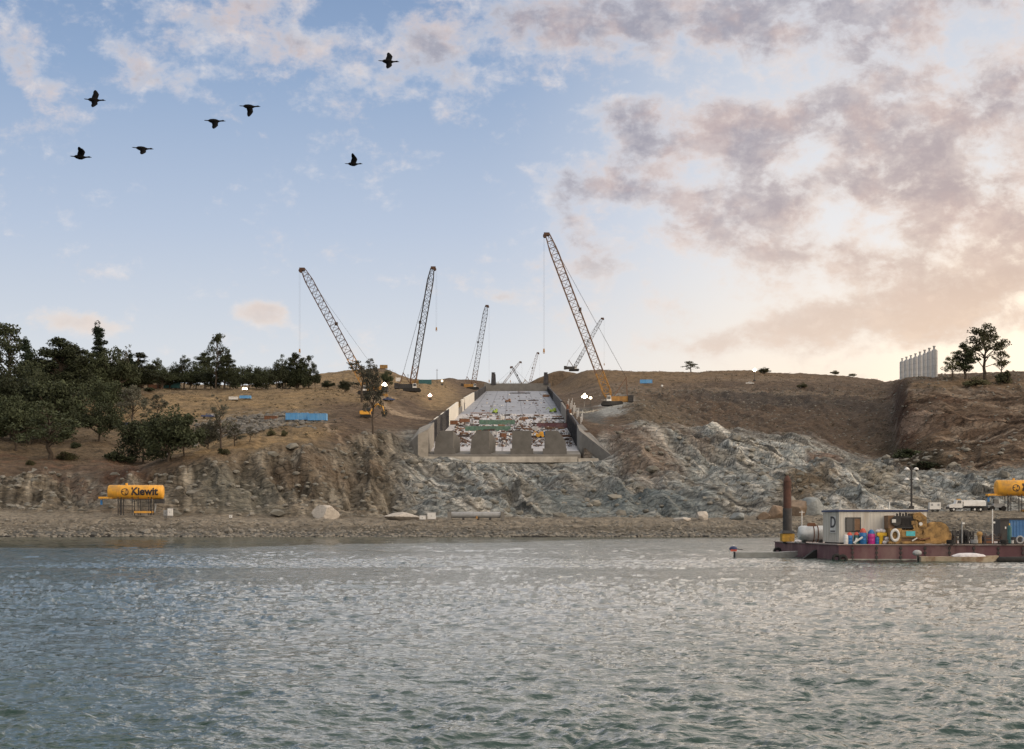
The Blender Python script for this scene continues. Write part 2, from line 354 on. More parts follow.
# ------------------------------------------------------------------ mesh builder
class MB:
    def __init__(s): s.v = []; s.f = []; s.sm = []
    def add(s, vs, fs, smooth=False):
        o = len(s.v); s.v += [tuple(v) for v in vs]; s.f += [tuple(i + o for i in f) for f in fs]; s.sm += [smooth] * len(fs); return s
    def box(s, c, d, rz=0.0, ry=0.0, top=(1, 1), rx=0.0):
        hx, hy, hz = d[0] / 2, d[1] / 2, d[2] / 2
        R = Matrix.Rotation(rz, 3, 'Z') @ Matrix.Rotation(ry, 3, 'Y') @ Matrix.Rotation(rx, 3, 'X')
        vs = []
        for z, tx, ty in ((-hz, 1, 1), (hz, top[0], top[1])):
            for x, y in ((-hx, -hy), (hx, -hy), (hx, hy), (-hx, hy)):
                vs.append(Vector(c) + R @ Vector((x * tx, y * ty, z)))
        return s.add(vs, [(0, 3, 2, 1), (4, 5, 6, 7), (0, 1, 5, 4), (1, 2, 6, 5), (2, 3, 7, 6), (3, 0, 4, 7)])
    def cyl(s, a, b, r, r2=None, n=8, caps=True, smooth=True):
        a = Vector(a); b = Vector(b); r2 = r if r2 is None else r2
        d = (b - a)
        if d.length < 1e-6: return s
        d.normalize()
        up = Vector((0, 0, 1)) if abs(d.z) < 0.95 else Vector((1, 0, 0))
        u = d.cross(up).normalized(); w = d.cross(u)
        vs = []
        for p, rr in ((a, r), (b, r2)):
            for k in range(n):
                t = 2 * math.pi * (k + 0.5) / n
                vs.append(p + u * (math.cos(t) * rr) + w * (math.sin(t) * rr))
        fs = [(k, (k + 1) % n, n + (k + 1) % n, n + k) for k in range(n)]
        s.add(vs, fs, smooth and n > 5)
        if caps: s.add(vs, [tuple(range(n))[::-1], tuple(range(n, 2 * n))])
        return s
    def bar(s, a, b, r): return s.cyl(a, b, r, n=4, smooth=False)
    def tube(s, pts, r, n=6):
        for i in range(len(pts) - 1):
            ra = r[i] if isinstance(r, (list, tuple)) else r; rb = r[i + 1] if isinstance(r, (list, tuple)) else r
            s.cyl(pts[i], pts[i + 1], ra, rb, n)
        return s
    def lathe(s, c, prof, n=16, axis='Z'):
        vs = []; m = len(prof)
        for (r, h) in prof:
            for k in range(n):
                t = 2 * math.pi * k / n
                p = (r * math.cos(t), r * math.sin(t), h)
                if axis == 'X': p = (h, p[0], p[1])
                if axis == 'Y': p = (p[0], h, p[1])
                vs.append(Vector(c) + Vector(p))
        fs = [(i * n + k, i * n + (k + 1) % n, (i + 1) * n + (k + 1) % n, (i + 1) * n + k) for i in range(m - 1) for k in range(n)]
        s.add(vs, fs, True)
        return s.add(vs, [tuple(range(n))[::-1], tuple(range((m - 1) * n, m * n))])
    def torus(s, c, R, r, axis='Y', n=20, k=8):
        vs = []
        for i in range(n):
            a = 2 * math.pi * i / n
            for j in range(k):
                b = 2 * math.pi * j / k
                q = (R + r * math.cos(b)); p = (q * math.cos(a), r * math.sin(b), q * math.sin(a))
                if axis == 'X': p = (p[1], p[0], p[2])
                if axis == 'Z': p = (p[0], p[2], p[1])
                vs.append(Vector(c) + Vector(p))
        return s.add(vs, [(i * k + j, i * k + (j + 1) % k, ((i + 1) % n) * k + (j + 1) % k, ((i + 1) % n) * k + j) for i in range(n) for j in range(k)], True)
    def prism(s, pts, off):
        """closed polygon (3D points) pushed along off"""
        n = len(pts); off = Vector(off)
        vs = [Vector(p) for p in pts] + [Vector(p) + off for p in pts]
        return s.add(vs, [tuple(range(n))[::-1], tuple(range(n, 2 * n))] + [(k, (k + 1) % n, n + (k + 1) % n, n + k) for k in range(n)])
    def rock(s, c, d, seed, n=1, rough=0.25):
        rr = random.Random(seed)
        t = (1 + 5 ** .5) / 2
        base = [(-1, t, 0), (1, t, 0), (-1, -t, 0), (1, -t, 0), (0, -1, t), (0, 1, t), (0, -1, -t), (0, 1, -t), (t, 0, -1), (t, 0, 1), (-t, 0, -1), (-t, 0, 1)]
        fs = [(0, 11, 5), (0, 5, 1), (0, 1, 7), (0, 7, 10), (0, 10, 11), (1, 5, 9), (5, 11, 4), (11, 10, 2), (10, 7, 6), (7, 1, 8), (3, 9, 4), (3, 4, 2), (3, 2, 6), (3, 6, 8), (3, 8, 9), (4, 9, 5), (2, 4, 11), (6, 2, 10), (8, 6, 7), (9, 8, 1)]
        vs = [Vector(b).normalized() for b in base]
        for _ in range(n):
            mid = {}; nf = []
            def mp(i, j):
                k = (min(i, j), max(i, j))
                if k not in mid: vs.append(((vs[i] + vs[j]) / 2).normalized()); mid[k] = len(vs) - 1
                return mid[k]
            for a, b, c2 in fs:
                x, y, z = mp(a, b), mp(b, c2), mp(c2, a); nf += [(a, x, z), (b, y, x), (c2, z, y), (x, y, z)]
            fs = nf
        out = []
        R = Matrix.Rotation(rr.uniform(0, 6.28), 3, 'Z')
        for v in vs:
            k = 1 + rr.uniform(-rough, rough)
            p = R @ Vector((v.x * k, v.y * k, v.z * k))
            out.append(Vector(c) + Vector((p.x * d[0] / 2, p.y * d[1] / 2, p.z * d[2] / 2)))
        return s.add(out, fs)
    def crag(s, c, d, seed, planes=16):
        rr = random.Random(seed); t = MB(); t.rock((0, 0, 0), (2, 2, 2), seed, 3, 0.0)
        ns = [Vector((rr.gauss(0, 1), rr.gauss(0, 1), rr.gauss(0, .8))).normalized() for _ in range(planes)]; ds = [rr.uniform(.62, .95) for _ in ns]
        out = []
        for v in t.v:
            v = Vector(v).normalized(); r = 1.15
            for n_, q in zip(ns, ds):
                k = n_.dot(v)
                if k > .05: r = min(r, q / k)
            r *= 1 + rr.uniform(-.018, .018)
            out.append(Vector(c) + Vector((v.x * r * d[0] / 2, v.y * r * d[1] / 2, v.z * r * d[2] / 2)))
        return s.add(out, t.f)
    def mesh(s, name, m, origin=(0, 0, 0)):
        me = bpy.data.meshes.new(name)
        o = Vector(origin)
        me.from_pydata([tuple(Vector(v) - o) for v in s.v], [], s.f)
        me.polygons.foreach_set('use_smooth', s.sm)
        me.materials.append(m); me.update()
        return me
    def build(s, name, m, parent=None, origin=(0, 0, 0)):
        """a part: its vertices are relative to origin, which is where the parent stands"""
        o = bpy.data.objects.new(name, s.mesh(name, m, origin)); COL.objects.link(o)
        if parent is not None: o.parent = parent
        return o

def tag(o, label=None, cat=None, group=None, kind=None):
    if label: o['label'] = label
    if cat: o['category'] = cat
    if group: o['group'] = group
    if kind: o['kind'] = kind
    return o
def empty(name, loc, label, cat, group=None, rz=0.0):
    o = bpy.data.objects.new(name, None); o.empty_display_size = 0.5; COL.objects.link(o); o.location = loc; o.rotation_euler = (0, 0, rz)
    return tag(o, label, cat, group)
def single(name, mb, m, loc, label, cat, group=None, rz=0.0):
    """a thing that is one mesh, vertices given relative to loc"""
    o = mb.build(name, m); o.location = loc; o.rotation_euler = (0, 0, rz); return tag(o, label, cat, group)
def copy_tree(o, loc, label, rz=None, scale=None):
    c = o.copy(); COL.objects.link(c); c.location = loc; c['label'] = label
    if rz is not None: c.rotation_euler = (0, 0, rz)
    if scale is not None: c.scale = scale if isinstance(scale, tuple) else (scale,) * 3
    def rec(src, dst):
        for ch in src.children:
            d = ch.copy(); COL.objects.link(d); d.parent = dst; rec(ch, d)
    rec(o, c); return c

# ------------------------------------------------------------------ ground mesh
def grid_mesh(name, P, nr, nc, m):
    me = bpy.data.meshes.new(name)
    idx = np.arange(nr * nc).reshape(nr, nc)
    q = np.stack([idx[:-1, :-1], idx[:-1, 1:], idx[1:, 1:], idx[1:, :-1]], -1).reshape(-1, 4)
    me.vertices.add(nr * nc); me.vertices.foreach_set('co', P.reshape(-1).astype(np.float32))
    me.loops.add(q.size); me.loops.foreach_set('vertex_index', q.reshape(-1).astype(np.int32))
    me.polygons.add(len(q)); me.polygons.foreach_set('loop_start', np.arange(0, q.size, 4, dtype=np.int32)); me.polygons.foreach_set('loop_total', np.full(len(q), 4, dtype=np.int32))
    me.update(calc_edges=True)
    me.materials.append(m)
    return me

cols = np.concatenate([np.arange(-700, -130, 8.0), np.arange(-130, 1160, 1.25), np.arange(1160, 1901, 8.0)])
rows = np.concatenate([np.arange(396, 404, 1.0), np.arange(404, 560, 0.55), np.arange(560, 700, 0.95), np.arange(700, 900, 1.7), np.arange(900, 1500, 5.0), np.array([1500, 1520, 1560, 1620, 1700, 1850, 2200, 3000, 6000.])])
YY, PP = np.meshgrid(rows, cols, indexing='ij')
XX = (PP - CX) * YY / F
Z, pxs, pys, rk = terrain(XX.ravel(), YY.ravel())
X1 = XX.ravel(); Y1 = YY.ravel()

# what the ground is made of: earth, dry grass, bare rock, gravel
def C(*c): return np.array(c, float)
def put(col, w, c):
    w = np.clip(w, 0, 1)[:, None]; return col * (1 - w) + c * w
nA = fbm(X1 / 40, Y1 / 40, 101, 4); nB = fbm(X1 / 9, Y1 / 9, 103, 4); nC = fbm(X1 / 1.6, Y1 / 4, 107, 4); nD = fbm(X1 / 90, Y1 / 90, 109, 3)
ppx = pxs + nB * 9 + nA * 8; ppy = pys + nC * 4 + nA * 5
col = np.tile(C(0.185, 0.135, 0.098), (len(X1), 1))
col = put(col, sstep(0.0, 0.4, nB), C(0.235, 0.175, 0.125))
col = put(col, sstep(0.1, 0.45, nA) * 0.6, C(0.15, 0.1, 0.075))
def ell(cx, cy, rx, ry, rot=0.0, soft=0.5):
    a = math.radians(rot); dx = ppx - cx; dy = ppy - cy
    u = (dx * math.cos(a) + dy * math.sin(a)) / rx; v = (-dx * math.sin(a) + dy * math.cos(a)) / ry
    return sstep(1 + soft, 1 - soft, np.hypot(u, v))
GOLD = C(0.36, 0.26, 0.145); GOLD2 = C(0.30, 0.225, 0.135)
leftw = sstep(345, 300, ppx) * sstep(470, 445, ppy)
col = put(col, leftw * (0.6 + 0.4 * sstep(-0.2, 0.3, nB)), GOLD2)
for e in [(215, 402, 90, 6, 2), (165, 414, 75, 7, 3), (90, 420, 60, 8, 0), (250, 443, 80, 5, -8), (330, 396, 60, 7), (415, 386, 40, 7), (350, 378, 60, 8), (440, 395, 20, 10)]:
    col = put(col, ell(*e) * 0.8, GOLD)
for e in [(620, 376, 90, 8), (700, 376, 120, 7), (980, 395, 60, 9, -8), (960, 383, 50, 5)]:
    col = put(col, ell(*e) * 0.7, C(0.27, 0.19, 0.115))
# cut slope on the right: dull brown with a dark grey band
col = put(col, ell(800, 410, 120, 26, 6) * 0.8, C(0.165, 0.122, 0.092))
col = put(col, ell(780, 398, 100, 7, 4) * 0.7, C(0.115, 0.1, 0.09))
col = put(col, ell(650, 410, 45, 13, 14) * 0.9, C(0.205, 0.165, 0.122))
col = put(col, ell(60, 440, 90, 16, 2) * .6, C(0.17, 0.13, 0.09))
col = put(col, ell(40, 462, 120, 9, 3) * .7 * sstep(-.1, .3, nB), C(0.22, 0.125, 0.085))
for e in [(700, 388, 140, 1.6, 1.5, .7), (880, 396, 120, 1.5, 3, .7), (760, 379, 90, 1.3, 1, .7), (640, 390, 50, 1.5, -3, .7), (980, 400, 60, 1.6, -6, .7)]:
    col = put(col, ell(*e) * 0.6, C(0.29, 0.23, 0.17))
col = put(col, sstep(.12, .4, fbm(X1 / 6, Y1 / 6, 161, 3)) * .45, C(0.1, 0.082, 0.06))
# bare rock
GRN = C(0.34, 0.36, 0.35)
rkn = np.clip(rk + nB * 0.5 * (rk > 0.05) * (rk < 0.98), 0, 1)
sx = (X1 * 0.58 - Y1 * 0.81); sv = (X1 * 0.81 + Y1 * 0.58)
s1 = fbm(sx / 70, sv / 3.2, 121, 4, .6); s2 = fbm(sx / 60, sv / 9, 127, 4); s3 = fbm(sx / 16, sv / 0.95, 131, 3)
s4 = fbm(sx / 34, sv / 1.5, 137, 4, .6)
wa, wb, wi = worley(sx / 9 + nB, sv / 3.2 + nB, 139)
rc = np.tile(GRN, (len(X1), 1))
rc = put(rc, sstep(0.0, 0.35, s2), C(0.31, 0.29, 0.25))
rc = put(rc, sstep(0.1, 0.45, -s2) * 0.7, C(0.22, 0.25, 0.255))
rc = put(rc, sstep(0.08, 0.34, s1) * 0.85, C(0.56, 0.54, 0.49))
rc = put(rc, sstep(0.08, 0.34, -s1) * 0.7, C(0.12, 0.12, 0.115))
rc = put(rc, sstep(0.12, 0.34, s3) * 0.42, C(0.62, 0.6, 0.56)); rc = put(rc, sstep(0.1, 0.3, -s4) * .75, C(0.1, 0.1, 0.095)); rc = rc * (.9 + .3 * wi)[:, None]; rc = put(rc, sstep(0.07, 0.01, wb - wa) * .5, C(0.09, 0.08, 0.07))  # last step darkens cell edges: shade of cracks put into the rock colour
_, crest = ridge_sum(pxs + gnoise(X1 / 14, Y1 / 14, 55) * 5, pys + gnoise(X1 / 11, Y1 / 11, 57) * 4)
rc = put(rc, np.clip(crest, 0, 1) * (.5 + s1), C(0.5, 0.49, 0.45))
lw = sstep(425, 380, ppx)
lr = np.tile(C(0.26, 0.225, 0.175), (len(X1), 1))
sl1 = fbm((X1 * 0.97 + Y1 * .22) / 3.2, (X1 * .22 - Y1 * .97) / 24, 141, 4)
lr = put(lr, sstep(0.05, 0.4, sl1) * 0.75, C(0.45, 0.4, 0.32))
lr = put(lr, sstep(0.05, 0.4, -sl1) * 0.7, C(0.11, 0.095, 0.072))
lr = put(lr, sstep(0.1, 0.34, -fbm((X1 * 0.97 + Y1 * .22) / 1.4, (X1 * .22 - Y1 * .97) / 12, 143, 3)) * .7, C(0.09, 0.075, 0.055)); lr = lr * (.82 + .36 * worley((X1 * 0.97 + Y1 * .22) / 4, (X1 * .22 - Y1 * .97) / 9, 149)[2])[:, None]
lr = put(lr, ell(240, 490, 45, 26, 10) * 0.6, C(0.23, 0.235, 0.2))
lr = put(lr, sstep(0.05, 0.4, nA) * 0.5, C(0.24, 0.17, 0.115))
rc = rc * (1 - lw[:, None]) + lr * lw[:, None]
for e, c_, w_ in [((640, 455, 40, 20, 25), C(0.27, 0.19, 0.135), .7), ((610, 428, 28, 12, 20), C(0.22, 0.15, 0.115), .8), ((690, 440, 26, 9, 25), C(0.25, 0.18, 0.13), .6),
                  ((825, 458, 16, 8), C(0.24, 0.16, 0.12), .8), ((805, 492, 30, 12, -20), C(0.25, 0.19, 0.125), .8), ((870, 478, 28, 9, 15), C(0.42, 0.35, 0.24), .7),
                  ((950, 450, 55, 18, 10), C(0.17, 0.12, 0.08), .85), ((1000, 425, 60, 14, 5), C(0.26, 0.18, 0.13), .6), ((912, 455, 18, 20, 0), C(0.075, 0.068, 0.045), .8),
                  ((655, 500, 60, 10, 5), C(0.19, 0.225, 0.235), .7), ((590, 505, 60, 10, 5), C(0.19, 0.23, 0.24), .6), ((590, 485, 26, 14), C(0.33, 0.32, 0.29), .6),
                  ((95, 484, 40, 14, 20), C(0.36, 0.34, 0.3), .5), ((125, 470, 24, 7, 0), C(0.2, 0.085, 0.05), .7), ((60, 478, 60, 5, 4), C(0.22, 0.14, 0.1), .6),
                  ((985, 452, 60, 6, -25), C(0.27, 0.27, 0.25), .7)]:
    rc = put(rc, ell(*e) * w_, c_)
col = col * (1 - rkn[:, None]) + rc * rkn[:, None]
# red-brown cut face under the silos, with ledges, and the brush-darkened hollow at its foot
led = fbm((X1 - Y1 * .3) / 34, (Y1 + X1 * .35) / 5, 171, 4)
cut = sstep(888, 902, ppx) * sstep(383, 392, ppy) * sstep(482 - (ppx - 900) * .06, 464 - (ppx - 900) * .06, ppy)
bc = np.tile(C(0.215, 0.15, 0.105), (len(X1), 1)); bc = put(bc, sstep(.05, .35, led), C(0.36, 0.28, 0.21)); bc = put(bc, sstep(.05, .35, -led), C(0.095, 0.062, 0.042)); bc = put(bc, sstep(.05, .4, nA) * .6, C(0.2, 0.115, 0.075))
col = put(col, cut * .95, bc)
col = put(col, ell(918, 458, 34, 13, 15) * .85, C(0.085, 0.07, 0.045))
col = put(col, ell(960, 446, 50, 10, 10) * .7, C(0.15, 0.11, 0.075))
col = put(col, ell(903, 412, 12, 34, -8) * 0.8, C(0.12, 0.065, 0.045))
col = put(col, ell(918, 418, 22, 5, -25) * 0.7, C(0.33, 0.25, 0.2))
# shade of dumped rock on the left slope, roads and pads
col = put(col, ell(250, 424, 60, 9, -5) * sstep(-0.05, 0.2, nC), C(0.33, 0.315, 0.285))
col = put(col, ell(612, 405, 20, 6, -14), C(0.36, 0.37, 0.36))
col = put(col, ell(590, 414, 16, 9, 30) * 0.8, C(0.17, 0.18, 0.18))
for e in [(405, 411, 30, 2.0, 24), (385, 404, 26, 1.8, 20), (330, 430, 20, 1.6, 45), (420, 416, 26, 1.8, 30)]:
    col = put(col, ell(*e, 0.7) * 0.8, C(0.40, 0.31, 0.22))
# shore: gravel bank, then the wet grey stone at the water's edge
bank = sstep(440, 434, Y1)
col = put(col, sstep(462, 446, Y1) * (1 - rkn * .8), C(0.30, 0.27, 0.22)); col = put(col, bank, C(0.30, 0.265, 0.215)); col = put(col, bank * sstep(0.1, 0.4, nC) * .7, C(0.36, 0.32, 0.26)); col = put(col, bank * sstep(0.1, 0.4, -nC) * .7, C(0.16, 0.145, 0.12)); col = put(col, sstep(418.5, 415.5, Y1 + nB * 4) * bank * .7, C(0.17, 0.155, 0.13))
col = put(col, sstep(413, 409.5, Y1 + nC * 3), C(0.19, 0.19, 0.18)); col = put(col, sstep(407.4, 406.6, Y1 + nC * 0.5), C(0.07, 0.065, 0.06))
cm = col.mean(1, keepdims=True); col = col * (0.67 + 0.1 * rkn * sstep(415, 440, pxs) * sstep(405, 425, pys))[:, None] * ((cm / 0.2) ** 0.38)
col *= (1 + 0.2 * fbm(X1 / 1.3, Y1 / 1.3, 151, 2))[:, None]
col = np.clip(col, 0.01, 0.9)

def terrain_material():
    m = bpy.data.materials.new('rock_and_earth'); t = nt(m)
    out = N(t, 'ShaderNodeOutputMaterial'); b = N(t, 'ShaderNodeBsdfPrincipled'); b.inputs['Roughness'].default_value = 0.95; b.inputs['Specular IOR Level'].default_value = 0.15
    L(t, b.outputs[0], out.inputs[0])
    at_ = N(t, 'ShaderNodeAttribute', attribute_name='ground_colour'); ar = N(t, 'ShaderNodeAttribute', attribute_name='rockiness')
    tc = N(t, 'ShaderNodeTexCoord')
    n1 = N(t, 'ShaderNodeTexNoise'); n1.inputs['Scale'].default_value = 0.45; n1.inputs['Detail'].default_value = 8; n1.inputs['Roughness'].default_value = 0.7
    L(t, tc.outputs['Object'], n1.inputs['Vector'])
    mp = N(t, 'ShaderNodeMapping'); mp.inputs['Rotation'].default_value = (0, 0, math.radians(-54)); mp.inputs['Scale'].default_value = (0.12, 1.0, 1.0)
    L(t, tc.outputs['Object'], mp.inputs[0])
    n2 = N(t, 'ShaderNodeTexNoise'); n2.inputs['Scale'].default_value = 0.6; n2.inputs['Detail'].default_value = 7; n2.inputs['Roughness'].default_value = 0.65
    L(t, mp.outputs[0], n2.inputs['Vector'])
    vo = N(t, 'ShaderNodeTexVoronoi', feature='DISTANCE_TO_EDGE'); vo.inputs['Scale'].default_value = 0.35
    mp2 = N(t, 'ShaderNodeMapping'); mp2.inputs['Rotation'].default_value = (0, 0, math.radians(-54)); mp2.inputs['Scale'].default_value = (0.5, 1.3, 1.3)
    L(t, tc.outputs['Object'], mp2.inputs[0]); L(t, mp2.outputs[0], vo.inputs['Vector'])
    # colour variation
    mx = N(t, 'ShaderNodeMixRGB', blend_type='MULTIPLY'); mx.inputs[0].default_value = 1.0
    r = N(t, 'ShaderNodeMapRange'); r.inputs[1].default_value = 0.3; r.inputs[2].default_value = 0.7; r.inputs[3].default_value = 0.72; r.inputs[4].default_value = 1.3
    L(t, n1.outputs[0], r.inputs[0])
    r2 = N(t, 'ShaderNodeMapRange'); r2.inputs[1].default_value = 0.32; r2.inputs[2].default_value = 0.68; r2.inputs[3].default_value = 0.7; r2.inputs[4].default_value = 1.35
    L(t, n2.outputs[0], r2.inputs[0])
    m1 = N(t, 'ShaderNodeMath', operation='MULTIPLY'); L(t, r.outputs[0], m1.inputs[0]); L(t, r2.outputs[0], m1.inputs[1])
    L(t, at_.outputs['Color'], mx.inputs[1]); L(t, m1.outputs[0], mx.inputs[2])
    L(t, mx.outputs[0], b.inputs['Base Color'])
    # relief
    a1 = N(t, 'ShaderNodeMath', operation='MULTIPLY'); L(t, n2.outputs[0], a1.inputs[0]); L(t, ar.outputs['Fac'], a1.inputs[1])
    a2 = N(t, 'ShaderNodeMath', operation='ADD'); L(t, a1.outputs[0], a2.inputs[0]); L(t, n1.outputs[0], a2.inputs[1])
    vr = N(t, 'ShaderNodeMapRange'); vr.inputs[2].default_value = 0.12; vr.inputs[4].default_value = 0.5; L(t, vo.outputs['Distance'], vr.inputs[0])
    a3 = N(t, 'ShaderNodeMath', operation='MULTIPLY'); L(t, vr.outputs[0], a3.inputs[0]); L(t, ar.outputs['Fac'], a3.inputs[1])
    a4 = N(t, 'ShaderNodeMath', operation='ADD'); L(t, a2.outputs[0], a4.inputs[0]); L(t, a3.outputs[0], a4.inputs[1])
    bp = N(t, 'ShaderNodeBump'); bp.inputs['Strength'].default_value = 1.0; bp.inputs['Distance'].default_value = 1.8
    L(t, a4.outputs[0], bp.inputs['Height']); L(t, bp.outputs[0], b.inputs['Normal'])
    return m
me = grid_mesh('ground', np.stack([X1, Y1, Z], 1), len(rows), len(cols), terrain_material())
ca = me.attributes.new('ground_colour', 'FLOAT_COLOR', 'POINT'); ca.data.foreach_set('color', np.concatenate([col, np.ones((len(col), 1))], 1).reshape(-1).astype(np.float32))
ra = me.attributes.new('rockiness', 'FLOAT', 'POINT'); ra.data.foreach_set('value', (0.15 + 0.85 * rkn).astype(np.float32))
g = bpy.data.objects.new('ground', me); COL.objects.link(g); tag(g, kind='structure')

# ------------------------------------------------------------------ water
def water_material():
    m = bpy.data.materials.new('river_water'); t = nt(m)
    out = N(t, 'ShaderNodeOutputMaterial'); b = N(t, 'ShaderNodeBsdfPrincipled')
    b.inputs['Base Color'].default_value = (0.018, 0.045, 0.036, 1); b.inputs['Roughness'].default_value = 0.09; b.inputs['IOR'].default_value = 1.333
    L(t, b.outputs[0], out.inputs[0])
    tc = N(t, 'ShaderNodeTexCoord')
    calm = N(t, 'ShaderNodeAttribute', attribute_name='ripple')
    hs = None
    for sc_, st_, amp in ((0.9, (1.0, 1.25, 1), 1.0), (3.1, (1.0, 1.2, 1), 0.40), (9.0, (1.0, 1.0, 1), 0.13)):
        mp = N(t, 'ShaderNodeMapping'); mp.inputs['Scale'].default_value = st_; mp.inputs['Rotation'].default_value = (0, 0, 0.25)
        L(t, tc.outputs['Object'], mp.inputs[0])
        n = N(t, 'ShaderNodeTexNoise'); n.inputs['Scale'].default_value = sc_; n.inputs['Detail'].default_value = 3; n.inputs['Distortion'].default_value = 0.6
        L(t, mp.outputs[0], n.inputs['Vector'])
        k = N(t, 'ShaderNodeMath', operation='MULTIPLY'); k.inputs[1].default_value = amp; L(t, n.outputs[0], k.inputs[0])
        if hs is None: hs = k
        else:
            a = N(t, 'ShaderNodeMath', operation='ADD'); L(t, hs.outputs[0], a.inputs[0]); L(t, k.outputs[0], a.inputs[1]); hs = a
    ml = N(t, 'ShaderNodeMath', operation='MULTIPLY'); L(t, hs.outputs[0], ml.inputs[0]); L(t, calm.outputs['Fac'], ml.inputs[1])
    bp = N(t, 'ShaderNodeBump'); bp.inputs['Strength'].default_value = 1.0; bp.inputs['Distance'].default_value = 0.16
    L(t, ml.outputs[0], bp.inputs['Height']); L(t, bp.outputs[0], b.inputs['Normal'])
    return m
wc = np.concatenate([np.arange(-2200, -60, 60.0), np.arange(-60, 1090, 1.5), np.arange(1090, 3300, 60.0)])
inv = np.concatenate([np.linspace(1 / 6.0, 1 / 21.0, 60)[:-1], np.linspace(1 / 21.0, 1 / 120.0, 420)[:-1], np.linspace(1 / 120.0, 1 / 410.0, 240)])
wr = 1 / inv
WY, WP = np.meshgrid(wr, wc, indexing='ij'); WX = (WP - CX) * WY / F
WX = np.concatenate([np.full((len(wr), 1), -1500.0), WX, np.full((len(wr), 1), 1500.0)], 1); WY = np.concatenate([WY[:, :1], WY, WY[:, -1:]], 1)
WX = np.concatenate([WX[:1], WX]); WY = np.concatenate([np.full((1, WY.shape[1]), -80.0), WY])      # the river goes on behind the camera
x = WX.ravel(); y = WY.ravel()
ww = fbm(x / 3, y / 3, 201, 2) * 1.2
gust = 0.75 + 0.6 * fbm(x / 18, y / 30, 207, 3)
h = (ridged((x + ww) / 1.3 + y * .12, (y + ww) / 1.05, 211, 2, 0.5) - .4) * 0.085 + fbm((x + ww) / 0.5, y / 0.38, 215, 3, .5) * 0.085 + fbm(x / 5, y / 4, 219, 2) * 0.09
h = h * sstep(230, 70, y) * 1.05 + (ridged(x / 4.2 + ww * .2, y / 3.6 + x * .05, 231, 3) - .35) * 0.15 + fbm(x / 9, y / 8, 235, 2) * 0.12
h = h * gust * sstep(408, 385, y) * np.interp(y, [0, 20, 60, 150, 400], [.8, .85, 1.0, 1.2, 1.3]) * (np.abs(x) < 1400) * (y > 0)
def ripple_at(x, y):
    r = 1.0 * np.interp(y, [0, 30, 90, 200, 330, 400], [0.7, 0.8, 1.05, 1.3, 1.3, 1.1])
    edge = np.interp(x, [-80, -40, 0, 30, 90], [212, 222, 290, 350, 420]) + fbm(x / 40, y / 60, 223, 2) * 26
    calm = sstep(-6, 8, y - edge)
    streak = sstep(0.12, 0.35, fbm(x / 45, y / 9, 227, 3)) * sstep(110, 200, y) * 0.6
    return r * (1 - 0.8 * calm) * (1 - streak) * (0.85 + 0.5 * fbm(x / 12, y / 25, 229, 2))
    
me = grid_mesh('water', np.stack([x, y, h], 1), len(wr) + 1, len(wc) + 2, water_material())
me.attributes.new('ripple', 'FLOAT', 'POINT').data.foreach_set('value', ripple_at(x, y).astype(np.float32))
me.polygons.foreach_set('use_smooth', [True] * len(me.polygons))
w_ = bpy.data.objects.new('water', me); COL.objects.link(w_); tag(w_, kind='structure')

# ------------------------------------------------------------------ trees
def leaf_cards(mb, c, r, n, size, rr, squash=0.75):
    for _ in range(n):
        # spread through the clump, denser to its outside
        while True:
            p = Vector((rr.uniform(-1, 1), rr.uniform(-1, 1), rr.uniform(-1, 1)))
            if 0.15 < p.length < 1: break
        p = Vector((p.x * r, p.y * r, p.z * r * squash)) + Vector(c)
        s = size * rr.uniform(0.6, 1.35)
        a = Vector((rr.gauss(0, 1), rr.gauss(0, 1), rr.gauss(0, 1))).normalized(); b = a.cross(Vector((rr.gauss(0, 1), rr.gauss(0, 1), rr.gauss(0, 1)))).normalized()
        mb.add([p - a * s * .5, p + b * s * .32, p + a * s * .5, p - b * s * .32], [(0, 1, 2, 3)])

